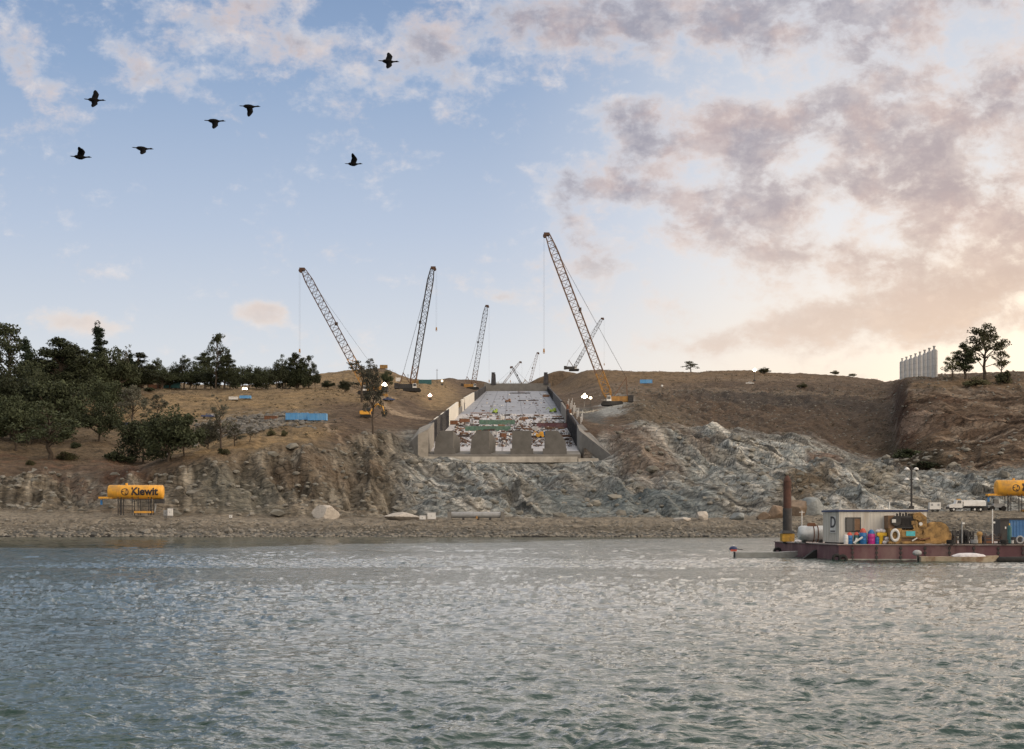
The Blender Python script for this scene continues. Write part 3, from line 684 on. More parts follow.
def make_tree(kind, seed, h, wd, lm):
    """returns trunk mesh builder and crown mesh builder for a tree h high and wd wide standing at the origin"""
    rr = random.Random(seed)
    tr, cr = MB(), MB()
    lean = Vector((rr.uniform(-.05, .05), rr.uniform(-.05, .05), 1))
    if kind == 'bush':
        for k in range(6):
            a = rr.uniform(0, 6.28); e = Vector((math.cos(a) * wd * .25, math.sin(a) * wd * .25, h * .6)); tr.tube([(0, 0, -.3), e * .5, e], [.14, .1, .05], 5)
        for k in range(20):
            a = rr.uniform(0, 6.28); q = rr.uniform(0, .36) * wd
            leaf_cards(cr, (math.cos(a) * q, math.sin(a) * q, h * rr.uniform(.15, .8 - .5 * q / (wd * .5))), wd * rr.uniform(.10, .2), 110, .42, rr)
        return tr, cr
    th = h * {'oak': .5, 'pine': .93, 'airy': .75, 'bare': .9, 'column': .8}[kind]
    pts = [Vector((0, 0, -.8))]; n = 7
    for i in range(1, n + 1):
        f = i / n
        pts.append(Vector((lean.x * th * f + rr.uniform(-.02, .02) * h, lean.y * th * f + rr.uniform(-.02, .02) * h, th * f)))
    r0 = max(.18, h * (.028 if kind != 'pine' else .02))
    tr.tube(pts, [r0 * (1 - .8 * i / n) for i in range(n + 1)], 7)
    def trunk_at(f):
        k = min(n - 1, int(f * n)); return pts[k].lerp(pts[k + 1], f * n - k)
    limbs = []
    if kind == 'oak':
        for k in range(15):
            f = rr.uniform(.3, 1); s_ = trunk_at(f); a = k * 2.4 + rr.uniform(-.4, .4); ln = wd * rr.uniform(.22, .42)
            e = s_ + Vector((math.cos(a) * ln, math.sin(a) * ln, h * rr.uniform(.02, .42))); e.z = min(e.z, h * .88)
            m_ = s_.lerp(e, .5) + Vector((0, 0, -h * .03)); tr.tube([s_, m_, e], [r0 * .45, r0 * .3, r0 * .1], 5); limbs.append((m_, e))
        for m_, e in limbs:
            for q in range(3):
                p = m_.lerp(e, rr.uniform(.4, 1.1)) + Vector((rr.uniform(-1, 1), rr.uniform(-1, 1), rr.uniform(-.5, .7))) * wd * .09
                leaf_cards(cr, p, wd * rr.uniform(.09, .18), 100, .5, rr)
        for q in range(14):
            leaf_cards(cr, Vector((rr.uniform(-.22, .22) * wd, rr.uniform(-.22, .22) * wd, h * rr.uniform(.42, .93))), wd * rr.uniform(.11, .18), 110, .46, rr)
    elif kind in ('airy', 'column'):
        top = 1.0
        for k in range(30 if kind == 'airy' else 44):
            f = rr.uniform(.26 if kind == 'airy' else .14, 1); s_ = trunk_at(f); a = k * 2.4 + rr.uniform(-.5, .5)
            env = math.sin(min(1, (1.12 - f) * 1.25) * math.pi * .62) if kind == 'airy' else (.95 if f < .7 else .95 - (f - .7) * 2.2)
            ln = wd * rr.uniform(.18, .5) * env
            e = s_ + Vector((math.cos(a) * ln, math.sin(a) * ln, h * rr.uniform(.05, .24)))
            m_ = s_.lerp(e, .5) + Vector((0, 0, h * .02)); tr.tube([s_, m_, e], [r0 * .32, r0 * .2, r0 * .07], 4)
            for q in range(2 if kind == 'airy' else 3):
                p = m_.lerp(e, rr.uniform(.5, 1.15)) + Vector((rr.uniform(-1, 1), rr.uniform(-1, 1), rr.uniform(-.6, .6))) * wd * .05
                leaf_cards(cr, p, wd * rr.uniform(.07, .14) * (1 if kind == 'airy' else 1.25), 62 if kind == 'airy' else 95, .42, rr, .7)
    elif kind == 'pine':
        k = 0; z = .22
        while z < 1.0:
            env = (1.04 - z) ** .75 * (0.55 + .45 * rr.random()) * (1 if z > .35 else .7)
            for q in range(3):
                s_ = trunk_at(min(.999, z / .93 * .93)); a = k * 2.1 + q * 2.09 + rr.uniform(-.5, .5); ln = wd * .5 * env * rr.uniform(.5, 1.1)
                e = s_ + Vector((math.cos(a) * ln, math.sin(a) * ln, h * rr.uniform(-.01, .06)))
                tr.tube([s_, e], [r0 * .22, r0 * .07], 4)
                for u in range(3): leaf_cards(cr, s_.lerp(e, rr.uniform(.3, 1.05)), max(.5, wd * .11 * rr.uniform(.6, 1.3)), 46, .42, rr, .6)
            k += 1; z += rr.uniform(.035, .07)
        leaf_cards(cr, trunk_at(.999) + Vector((0, 0, h * .03)), wd * .07, 60, .4, rr, 1.4)
    elif kind == 'bare':
        for k in range(26):
            f = rr.uniform(.3, 1); s_ = trunk_at(f); a = k * 2.4; ln = wd * rr.uniform(.2, .5)
            e = s_ + Vector((math.cos(a) * ln, math.sin(a) * ln, h * rr.uniform(.08, .25))); tr.tube([s_, e], [r0 * .25, r0 * .06], 4)
            for q in range(3):
                e2 = s_.lerp(e, rr.uniform(.4, 1)) + Vector((rr.uniform(-.1, .1) * wd, rr.uniform(-.1, .1) * wd, h * .09)); tr.bar(s_.lerp(e, .4), e2, r0 * .06)
                leaf_cards(cr, e2, wd * .07, 20, .35, rr)
    return tr, cr

PROTO = {}
def proto(kind, var, li):
    key = (kind, var, li)
    if key not in PROTO:
        h, wd = {'oak': (10, 12), 'pine': (20, 9), 'airy': (14, 11), 'bare': (10, 7), 'bush': (4, 7), 'column': (18, 9)}[kind]
        tr, cr = make_tree(kind, 100 + var * 13 + len(kind), h, wd, li)
        PROTO[key] = (tr.mesh('trunk', M['bark']), cr.mesh('crown', LEAF[li]), h, wd)
    return PROTO[key]
NAMES = {'oak': 'oak_tree', 'pine': 'pine_tree', 'airy': 'open_crowned_tree', 'bare': 'sparse_tree', 'bush': 'shrub', 'column': 'tall_tree'}
def tree(kind, var, li, px, base, top, wpx, label, group=None, Y=None):
    P = at(px, base) if Y is None else Vector(((px - CX) * Y / F, Y, H((px - CX) * Y / F, Y)))
    tr, cr, h, wd = proto(kind, var, li)
    pyb = HY - (P.z - CAMZ) * F / P.y
    hh = (pyb - top) * P.y / F; ww = wpx * P.y / F
    o = empty(NAMES[kind], P - Vector((0, 0, .2)), label, 'shrub' if kind == 'bush' else 'tree', group, rz=random.uniform(0, 6.28))
    k_ = {'oak': 1.12, 'airy': 1.3, 'column': 1.35, 'pine': 1.25, 'bare': 1.2, 'bush': 1.1}[kind]; o.scale = (ww / wd * k_, ww / wd * k_, hh / h)
    for nm, me_ in (('trunk', tr), ('crown', cr)):
        c = bpy.data.objects.new(nm, me_); COL.objects.link(c); c.parent = o
    return o
G1 = 'trees along the left skyline'; G2 = 'trees on the left hillside'; G3 = 'shrubs on the left bank'
# the near wood at the left edge, then the ones on the slope
TREES = [
 ('airy', 0, 0, 12, 408, 322, 50, 'tall airy oak with open gaps at the left edge, highest of the wood there', G2),
 ('airy', 1, 0, -8, 410, 330, 44, 'airy oak cut off by the left border of the photo', G2),
 ('oak', 0, 0, 34, 418, 358, 50, 'dark broad oak in the wood just right of the tall airy oak', G2),
 ('column', 0, 0, 60, 410, 339, 46, 'dense dark peaked tree standing over the white car', G2),
 ('column', 1, 0, 78, 402, 343, 36, 'narrow dark tree leaning right beside the dense peaked one', G2),
 ('pine', 0, 1, 103, 400, 320, 34, 'tallest thin pine with bare stem showing and a ragged top', G2),
 ('column', 2, 0, 93, 402, 352, 26, 'dark slim tree touching the left side of the tallest pine', G2),
 ('oak', 1, 0, 116, 400, 347, 40, 'round dark oak touching the right side of the tallest pine', G2),
 ('bare', 0, 3, 121, 398, 349, 18, 'thin greyish half bare tree right of the tallest pine', G2),
 ('column', 3, 0, 139, 394, 354, 36, 'dark upright oak above the pale green tree', G2),
 ('oak', 2, 0, 12, 440, 368, 70, 'heavy dark oak low in the left edge wood', G2),
 ('oak', 3, 0, 52, 438, 376, 70, 'heavy dark oak under the peaked tree, lit grass to its right', G2),
 ('oak', 1, 0, 16, 452, 394, 54, 'olive oak with a thin trunk at the foot of the left wood', G2),
 ('airy', 2, 0, 50, 460, 398, 60, 'olive open oak lowest on the bank, trunk reaching the bare slope', G2),
 ('oak', 0, 0, 99, 442, 400, 44, 'lone round oak with visible limbs in front of the parked cars', G2),
 ('airy', 3, 3, 133, 428, 384, 30, 'pale grey green young tree in front of the golden grass', G2),
 ('airy', 0, 3, 158, 420, 394, 18, 'small pale grey green tree right of the young one', G2),
 ('oak', 2, 0, 168, 463, 405, 62, 'biggest dark olive oak mass in the middle of the left bank', G2),
 ('oak', 3, 0, 143, 464, 416, 52, 'dark olive oak joined to the left of the big oak mass', G2),
 ('oak', 1, 0, 184, 457, 415, 40, 'dark olive oak joined to the right of the big oak mass', G2),
 ('oak', 2, 3, 208, 449, 418, 26, 'grey olive oak at the left end of the dumped rock', G2),
 ('bare', 1, 3, 221, 449, 403, 22, 'sparse young tree with thin branches above the dumped rock', G2),
 ('airy', 1, 3, 235, 446, 421, 17, 'small sparse tree right of the thin branched one', G2),
 ('bare', 2, 3, 250, 442, 428, 10, 'smallest twiggy tree on the dumped rock', G2),
 ('airy', 3, 3, 373, 434, 364, 24, 'tall grey green tree in front of the left crane body', 'trees by the left cranes'),
 ('bare', 3, 3, 362, 402, 364, 30, 'bare grey tree in front of the foot of the left crane boom', 'trees by the left cranes'),
 ('oak', 0, 0, 387, 388, 369, 15, 'small dark oak on the grassy knoll right of the bright lamp', 'trees by the left cranes'),
 ('pine', 2, 1, 28, 410, 336, 30, 'spiky dark conifer between the tall airy oak and the peaked tree', G2),
 ('pine', 3, 1, 130, 396, 352, 20, 'small spiky conifer left of the upright oak on the skyline', G2),
 ('pine', 1, 1, 70, 405, 344, 26, 'spiky conifer squeezed between the peaked and the leaning tree', G2),
 ('oak', 2, 0, 108, 418, 376, 44, 'dark round oak below the tallest pine, over the lone round oak', G2),
 ('oak', 0, 0, 30, 445, 400, 56, 'dark oak low between the two lowest trees of the left wood', G2),
 ('oak', 0, 0, 0, 425, 365, 56, 'dark oak filling the left border under the airy oaks', G2),
 ('oak', 3, 0, 30, 425, 384, 60, 'dark oak between the two heavy low oaks of the left wood', G2),
 ('oak', 1, 0, 78, 408, 366, 44, 'dark round oak under the narrow leaning tree', G2),
 ('oak', 2, 0, 45, 404, 352, 44, 'dark oak behind the dense peaked tree, filling the wood to its left', G2),
 ('oak', 3, 0, 100, 398, 364, 40, 'dark round oak around the stem of the tallest pine', G2),
 ('oak', 0, 0, 127, 396, 366, 36, 'dark round oak between the tallest pine and the upright oak', G2),
 ('oak', 2, 2, 75, 425, 398, 30, 'olive oak at the right foot of the left wood before the fence', G2),
 ('oak', 1, 0, 328, 390, 380, 14, 'low dark oak at the right end of the left skyline wood', 'trees by the left cranes'),
 ('oak', 2, 0, 345, 392, 379, 13, 'low dark oak left of the foot of the leaning crane boom', 'trees by the left cranes'),
]
sky_row = [(148, 363, 22, 'oak'), (158, 357, 16, 'airy'), (163, 366, 24, 'oak'), (176, 362, 20, 'oak'), (184, 355, 17, 'airy'), (196, 363, 24, 'oak'), (205, 352, 18, 'column'), (216, 333, 23, 'airy'), (224, 352, 16, 'column'),
           (230, 364, 22, 'oak'), (243, 365, 24, 'oak'), (256, 364, 24, 'oak'), (266, 366, 20, 'oak'), (277, 362, 20, 'oak'), (283, 352, 15, 'airy'), (290, 362, 20, 'oak'), (297, 351, 16, 'column'), (309, 355, 13, 'airy'), (304, 366, 20, 'oak'), (315, 369, 12, 'oak'), (130, 364, 24, 'oak'), (236, 372, 20, 'oak')]
words_ = {333: 'highest tree of the skyline row, airy twin crown rising over the others'}
sky_row += [(153, 371, 24, 'oak'), (170, 373, 26, 'oak'), (190, 371, 26, 'oak'), (211, 370, 28, 'oak'), (249, 372, 26, 'oak'), (262, 373, 26, 'oak'), (285, 370, 26, 'oak'), (298, 372, 24, 'oak')]
sky_row.sort()
for i, (px, top, wpx, kind) in enumerate(sky_row):
    ordn = ['first', 'second', 'third', 'fourth', 'fifth', 'sixth', 'seventh', 'eighth', 'ninth', 'tenth', 'eleventh', 'twelfth', 'thirteenth', 'fourteenth', 'fifteenth', 'sixteenth', 'seventeenth', 'eighteenth', 'nineteenth', 'twentieth', 'twenty first', 'twenty second', 'twenty third', 'twenty fourth', 'twenty fifth', 'twenty sixth', 'twenty seventh', 'twenty eighth', 'twenty ninth', 'thirtieth'][i]
    lb = words_.get(top) or f'dark {"round oak" if kind == "oak" else "open crowned tree" if kind == "airy" else "upright tree"}, {ordn} from left in the skyline row'
    TREES.append((kind, i % 4, 0, px, 389, top, wpx, lb, G1))
for (px, base, top, wpx, li, lb) in [(118, 462, 446, 34, 0, 'dark low shrub left of the big oak mass'), (75, 448, 440, 14, 0, 'small round shrub on the bare bank, upper of two'), (66, 460, 449, 26, 2, 'wide flat shrub on the bare bank, lower of two'),
                                  (222, 454, 446, 17, 2, 'shrub on the bank crest under the thin branched tree'), (271, 436, 427, 10, 2, 'small olive shrub at the right end of the dumped rock'), (284, 436, 428, 9, 2, 'small shrub beneath the blue container'),
                                  (107, 396, 387, 20, 2, 'low brushy shrub under the tallest pine'), (30, 465, 458, 12, 2, 'tuft shrub on the far left bare bank'), (150, 392, 386, 14, 0, 'low shrub at the golden grass edge below the skyline row')]:
    TREES.append(('bush', int(px) % 3, li, px, base, top, wpx, lb, G3))
GR = 'trees and shrubs on the right ridge'
TREES += [
 ('column', 5, 0, 965, 380, 343, 19, 'dense dark narrow tree left of the airy oak on the right ridge', GR),
 ('airy', 3, 2, 985, 380, 322, 42, 'airy oak against the glow, tallest tree on the right ridge', GR),
 ('airy', 2, 2, 952, 380, 350, 18, 'small airy tree leaning left beside the dense narrow tree', GR),
 ('bare', 1, 2, 1002, 380, 350, 17, 'thin twiggy tree right of the airy oak in the glow', GR),
 ('bush', 0, 2, 1006, 384, 367, 21, 'dark shrub on the brow right of the airy oak', GR),
 ('bush', 1, 2, 975, 386, 376, 30, 'low shrub on the brow under the airy oak', GR),
 ('airy', 0, 2, 691, 372, 361, 15, 'small round tree alone on the skyline left of the lit mast', GR),
 ('oak', 2, 2, 764, 374, 367, 12, 'low shrubby tree on the skyline just right of the lit mast', GR),
 ('oak', 1, 2, 835, 376, 370, 9, 'tiny round tree on the skyline, left of a pair', GR),
 ('oak', 0, 2, 853, 377, 373, 8, 'tiny round tree on the skyline, right of a pair', GR),
 ('bush', 2, 0, 908, 458, 446, 34, 'dark brush in the hollow below the red scarp', GR),
 ('bush', 0, 0, 926, 470, 459, 38, 'darkest brush clump at the foot of the red scarp', GR),
 ('bush', 1, 2, 803, 388, 382, 12, 'low brush on the brown cut slope', GR),
]
for T_ in TREES: tree(*T_)
# ------------------------------------------------------------------ the spillway chute
P0 = Vector((xc(560), 560, floor_z(560)))
ch = empty('spillway_chute', P0, 'long concrete spillway chute under construction climbing the hill between low walls', 'spillway')
def strip(y0, y1, step=6.0):
    ys = list(np.arange(y0, y1, step)) + [y1]; mb = MB(); vs = []
    for yy in ys:
        z = float(floor_z(yy)); x = xc(yy)
        vs += [(x - HALF, yy, z), (x + HALF, yy, z), (x + HALF, yy, z - 1.5), (x - HALF, yy, z - 1.5)]
    n = len(ys)
    fs = [(i * 4 + k, i * 4 + (k + 1) % 4, i * 4 + 4 + (k + 1) % 4, i * 4 + 4 + k) for i in range(n - 1) for k in range(4)]
    mb.add(vs, fs); mb.add(vs[:4], [(0, 1, 2, 3)]); mb.add(vs[-4:], [(3, 2, 1, 0)]); return mb
def slab_mat(name, col, dark, joint):
    m = mat(name, col, 0.75, 0.12, 0.12, dirt=dark, dirt_amt=0.5, stretch=(1, 0.35, 1), bump=0.05)
    t = m.node_tree; b = [n for n in t.nodes if n.type == 'BSDF_PRINCIPLED'][0]; src = b.inputs['Base Color'].links[0].from_socket
    tc = N(t, 'ShaderNodeTexCoord'); br = N(t, 'ShaderNodeTexBrick'); mp = N(t, 'ShaderNodeMapping'); mp.inputs['Scale'].default_value = (1, 1, 1)
    L(t, tc.outputs['Object'], mp.inputs[0]); L(t, mp.outputs[0], br.inputs['Vector'])
    br.offset = 0.0; br.inputs['Scale'].default_value = 1.0; br.inputs['Brick Width'].default_value = 9.2; br.inputs['Row Height'].default_value = 12.0; br.inputs['Mortar Size'].default_value = 0.35
    br.inputs['Color1'].default_value = (1, 1, 1, 1); br.inputs['Color2'].default_value = (0.84, 0.84, 0.86, 1); br.inputs['Mortar'].default_value = rgb(joint)
    mx = N(t, 'ShaderNodeMixRGB', blend_type='MULTIPLY'); mx.inputs[0].default_value = 1; L(t, src, mx.inputs[1]); L(t, br.outputs['Color'], mx.inputs[2]); L(t, mx.outputs[0], b.inputs['Base Color'])
    return m
M['slab_low'] = slab_mat('pale_new_slab', (0.46, 0.46, 0.48), (0.27, 0.26, 0.26), (0.55, 0.53, 0.52))
M['slab_up'] = slab_mat('grey_upper_slab', (0.27, 0.29, 0.335), (0.18, 0.19, 0.22), (0.6, 0.6, 0.62))
tag(strip(575, 871).build('floor_slab', M['slab_low'], ch, P0), 'pale freshly cast lower floor slab')
tag(strip(871.2, 1440).build('floor_slab', M['slab_up'], ch, P0), 'grey jointed upper floor slab')
mb = MB()   # apron the blocks stand on, down to the sill
mb.prism([(xc(556) - 28.5, 556.5, 27.5), (xc(556) + 27.5, 556.5, 27.5), (xc(575) + 27.5, 574.9, 29.55), (xc(575) - 28.5, 574.9, 29.55)], (0, 0, -2)); mb.build('apron', M['concrete'], ch, P0)
mb = MB(); mb.box((xc(555) - .3, 554.6, 25.6), (53, 3.6, 2.0)); mb.box((xc(555) + 30, 554.9, 25.3), (7, 3, 1.5)); mb.build('end_sill', mat('sill_concrete', (0.44, 0.415, 0.37), 0.85, 0.25, 0.3, dirt=(0.2, 0.18, 0.15), dirt_amt=0.7), ch, P0)
# four tall blocks at the lip, front face plumb, top corner cut on the outer side, long tail running up the chute
for px0, px1, cut in ((435.5, 453, -1), (471.5, 489, -1), (512, 531.5, 0), (545, 565.5, 1)):
    x0 = (px0 - CX) * 559 / F; x1 = (px1 - CX) * 559 / F; z0, z1 = 27.3, 35.9; w_2 = x1 - x0
    if cut < 0: prof = [(x0 - .5, z0), (x1, z0), (x1, z1), (x0 + 1.7, z1), (x0, z1 - 2.6)]
    elif cut > 0: prof = [(x0, z0), (x1 + .5, z0), (x1, z1 - 3.6), (x1 - 2.6, z1), (x0, z1)]
    else: prof = [(x0, z0), (x1, z0), (x1, z1), (x0, z1)]
    mb = MB(); n = len(prof); back = []
    for (a, b) in prof: back.append((x0 + (a - x0) * (1.36 if cut < 0 else 1.0), 568.5, z0 + 1.0 + (b - z0) * 0.62))
    vs = [(a, 559.0, b) for a, b in prof] + back
    mb.add(vs, [tuple(range(n)), tuple(range(2 * n - 1, n - 1, -1))] + [((k + 1) % n, k, n + k, n + (k + 1) % n) for k in range(n)])
    bl = mb.build('baffle_block', M['block'], ch, P0)
    mb = MB(); mb.box(((x0 + x1) / 2 - .2 * cut, 558.2, 28.5), (w_2 + 1.2, 1.5, 2.3)); mb.build('footing', M['concrete'], bl, (0, 0, 0)) if False else None
    f = mb.build('footing', M['block'], None, P0); f.parent = bl
def wall_sec(side, y0, y1, m, hk=1.0, th=1.0, bev=0.0, name='side_wall'):
    mb = MB(); vs = []; ys = list(np.linspace(y0, y1, max(2, int((y1 - y0) / 30) + 2)))
    for yy in ys:
        z = float(floor_z(yy)); x = xc(yy) + side * (HALF + .02); hh = float(wall_h(yy)) * hk
        vs += [(x, yy, z - .8), (x + side * th, yy, z - .8), (x + side * th, yy, z + hh), (x, yy, z + hh)]
    n = len(ys); fs = [(i * 4 + k, i * 4 + (k + 1) % 4, i * 4 + 4 + (k + 1) % 4, i * 4 + 4 + k) for i in range(n - 1) for k in range(4)]
    mb.add(vs, fs); mb.add(vs[:4], [(0, 1, 2, 3)]); mb.add(vs[-4:], [(3, 2, 1, 0)])
    return mb.build(name, m, ch, P0)
for y0, y1, k, hk in [(600, 640, 'form_black', 1), (640, 667, 'concrete_white', 1.03), (667, 690, 'form_black', 1), (690, 714, 'concrete_white', 1.03), (714, 741, 'form_black', 1), (741, 852, 'concrete_white', 1.04),
                      (852, 905, 'concrete', .45), (905, 925, 'concrete_white', 1), (925, 945, 'concrete', .6), (945, 1112, 'concrete_white', 1.05), (1112, 1438, 'form_black', 1)]:
    tag(wall_sec(-1, y0 + .1, y1 - .1, M[k], hk), {'form_black': 'dark formwork section of the left wall', 'concrete_white': 'pale finished section of the left wall', 'concrete': 'low unfinished section of the left wall'}[k])
for y0, y1, k, hk in [(600, 692, 'form_black', 1), (692, 706, 'concrete_white', 1), (706, 716, 'rust', 1.2), (716, 728, 'concrete', .7), (728, 737, 'form_black', 1.1), (737, 752, 'concrete_light', .9), (752, 762, 'rust', 1.3), (762, 880, 'concrete', .9), (880, 1438, 'form_black', 1)]:
    tag(wall_sec(1, y0 + .1, y1 - .1, M[k], hk), {'form_black': 'dark formwork section of the right wall', 'rust': 'rusty form buttress of the right wall'}.get(k, 'concrete section of the right wall'))
# ribs of the wall forms
for side in (-1, 1):
    for i, yy in enumerate(list(np.arange(603, 740, 9.0)) + list(np.arange(1130, 1430, 34.0))):
        z = float(floor_z(yy)); x = xc(yy) + side * (HALF - .25); hh = float(wall_h(yy)) + .7
        mb = MB(); mb.box((x, yy, z + hh / 2), (.42, .5, hh)); mb.build('form_rib', M['form_black'], ch, P0)
# wing walls at the lip
M['wing'] = mat('wing_concrete', (0.27, 0.25, 0.22), 0.85, 0.2, 0.3, dirt=(0.14, 0.13, 0.11), dirt_amt=.7)
mb = MB(); xl = xc(556) - 25.6
mb.add([(xl, 556, 25), (xl - 3.4, 555, 24), (xl - 3.4, 555, 34.4), (xl, 556, 36.2), (xl, 600, 32), (xl - 5.5, 600, 32), (xl - 5.5, 600, 39.5), (xl, 600, 41.5), (xl - 7.0, 568, 25), (xl - 7.0, 568, 32.5)],
       [(0, 1, 2, 3), (0, 3, 7, 4), (4, 7, 6, 5), (3, 2, 9, 6, 7), (1, 8, 9, 2), (8, 5, 6, 9)])
tag(mb.build('wing_wall', M['wing'], ch, P0), 'broad left wing wall at the lip')
mb = MB(); xr = xc(575) + HALF + .3
mb.add([(xr, 575, 28), (xr + 9.5, 557, 24.5), (xr + 9.8, 557, 27.5), (xr, 578, 37.0), (xr, 600, 32), (xr + 2, 600, 32), (xr + 2, 600, 40.6), (xr, 600, 40.6), (xr + 11, 562, 24.5), (xr + 11, 562, 27.5)],
       [(0, 1, 2, 3), (0, 3, 7, 4), (4, 7, 6, 5), (3, 2, 9, 6, 7), (1, 8, 9, 2), (8, 5, 6, 9)])
tag(mb.build('wing_wall', M['concrete'], ch, P0), 'sloping right wing wall at the lip')
# the head of the chute
mb = MB(); mb.box((xc(1442) + 0.5, 1443, 126.3), (60, 3, 7.5)); mb.build('head_wall', M['concrete'], ch, P0)
mb = MB()
for k in range(28): mb.box((xc(1442) - 29 + k * 2.17, 1441.9, 130.7), (.18, .18, 1.3))
mb.box((xc(1442) + .3, 1441.9, 131.2), (59, .12, .12)); mb.build('guard_rail', M['form_black'], ch, P0)
for px_ in (493.5, 546):
    xx = (px_ - CX) * 1440 / F; mb = MB(); mb.box((xx, 1443, 133.5), (4.6, 4.4, 9.5), top=(.8, .8)); mb.box((xx - .5, 1443, 139), (2.6, 3, 2)); mb.box((xx + 1.2, 1443, 138.6), (.6, .6, 3)); mb.build('head_pier', M['form_black'], ch, P0)

# ------------------------------------------------------------------ things standing on the chute
def on_chute(px, py):
    ys = np.arange(577, 1436, 1.0); r = HY - (floor_z(ys) - CAMZ) * F / ys
    i = int(np.argmin(np.abs(r - py))); return Vector(((px - CX) * ys[i] / F, ys[i], float(floor_z(ys[i]))))
def slope_at(Y): return math.atan((float(floor_z(Y + 1)) - float(floor_z(Y - 1))) / 2)
ORD = ['first', 'second', 'third', 'fourth', 'fifth', 'sixth', 'seventh', 'eighth', 'ninth', 'tenth', 'eleventh', 'twelfth', 'thirteenth', 'fourteenth', 'fifteenth', 'sixteenth', 'seventeenth', 'eighteenth', 'nineteenth', 'twentieth']
def timber_stack(rr, w, m):
    d = []
    mb = MB(); n = rr.randint(1, 3)
    for lv in range(n):
        for j in range(5): mb.box((rr.uniform(-.3, .3), (j - 2) * .5, .3 + lv * .34), (w * rr.uniform(.86, 1), .42, .28), rz=rr.uniform(-.03, .03))
    d.append(('boards', mb, m))
    mb = MB()
    for x in (-w * .3, w * .3): d.append(('bearer', MB().box((x, 0, .06), (.25, 2.6, .2)), M['rebar']))
    return d
def rebar_bundle(rr, w, m):
    mb = MB()
    for j in range(16):
        y = rr.uniform(-.8, .8); z = .18 + rr.uniform(0, .55); mb.bar((-w / 2 * rr.uniform(.8, 1), y, z), (w / 2 * rr.uniform(.8, 1), y + rr.uniform(-.3, .3), z + rr.uniform(-.05, .25)), .11)
    return [('bars', mb, m)] + [('bearer', MB().box((x, 0, .08), (.3, 2.2, .24)), M['timber']) for x in (-w * .3, w * .3)]
def form_panel(rr, w, m):
    mb = MB(); mb.box((0, 0, 1.1), (w, .18, 2.1)); r = MB()
    for k in range(max(3, int(w / 1.6))): r.box((-w / 2 + (k + .5) * w / max(3, int(w / 1.6)), .22, 1.1), (.14, .22, 2.3))
    for z in (.4, 1.8): r.box((0, .38, z), (w, .14, .16))
    for x in (-w * .35, w * .35): r.bar((x, .4, 1.9), (x, 1.9, .1), .08)
    return [('panel', mb, m), ('brace', r, M['timber'])]
def pallet_stack(rr, w, m):
    mb = MB(); z = .1
    while z < rr.uniform(1.0, 1.9): mb.box((rr.uniform(-.1, .1), 0, z + .12), (w, w * .8, .2)); z += .3
    b = MB(); b.box((0, 0, .05), (w * 1.05, w * .85, .12)); return [('load', mb, m), ('pallet', b, M['timber_pale'])]
def mixer_rig(rr, w, m):
    mb = MB(); mb.box((0, 0, 1.1), (w * .6, 1.8, 1.3), top=(.9, .9)); mb.box((w * .18, 0, 2.1), (w * .24, 1.5, 1.0), top=(.8, .8))
    wh = []
    for sx in (-w * .24, w * .24):
        for sy in (-.95, .95): wh.append(('wheel', MB().cyl((sx, sy - .15, .45), (sx, sy + .15, .45), .45, n=12), M['black']))
    a = MB(); a.tube([(-w * .25, 0, 1.7), (-w * .45, 0, 2.9), (-w * .72, 0, 1.6)], .16, 5)
    return [('body', mb, m), ('arm', a, m)] + wh
def toolbox(rr, w, m):
    mb = MB(); mb.box((0, 0, 1.0), (w, 1.4, 1.7)); l_ = MB(); l_.box((0, 0, 1.95), (w * 1.05, 1.5, .18)); s_ = MB(); s_.box((0, 0, .08), (w * .9, 1.2, .14)); return [('cabinet', mb, m), ('lid', l_, M['grey']), ('skid', s_, M['dark'])]
def toilet(rr, w, m):
    mb = MB(); mb.box((0, 0, 1.25), (1.5, 1.5, 2.3)); r = MB(); r.box((0, 0, 2.5), (1.6, 1.6, .3), top=(.6, .6)); d = MB(); d.box((0, -.78, 1.2), (.9, .06, 1.9)); return [('cabin', mb, m), ('roof', r, M['white']), ('door', d, M['deep_blue'])]
KINDS = {'timber_stack': (timber_stack, 'lumber stack'), 'rebar_bundle': (rebar_bundle, 'rebar bundle'), 'form_panel': (form_panel, 'formwork panel'), 'pallet_stack': (pallet_stack, 'pallet stack'), 'mixer_cart': (mixer_rig, 'work cart'), 'tool_cabinet': (toolbox, 'tool cabinet'), 'portable_toilet': (toilet, 'portable toilet')}
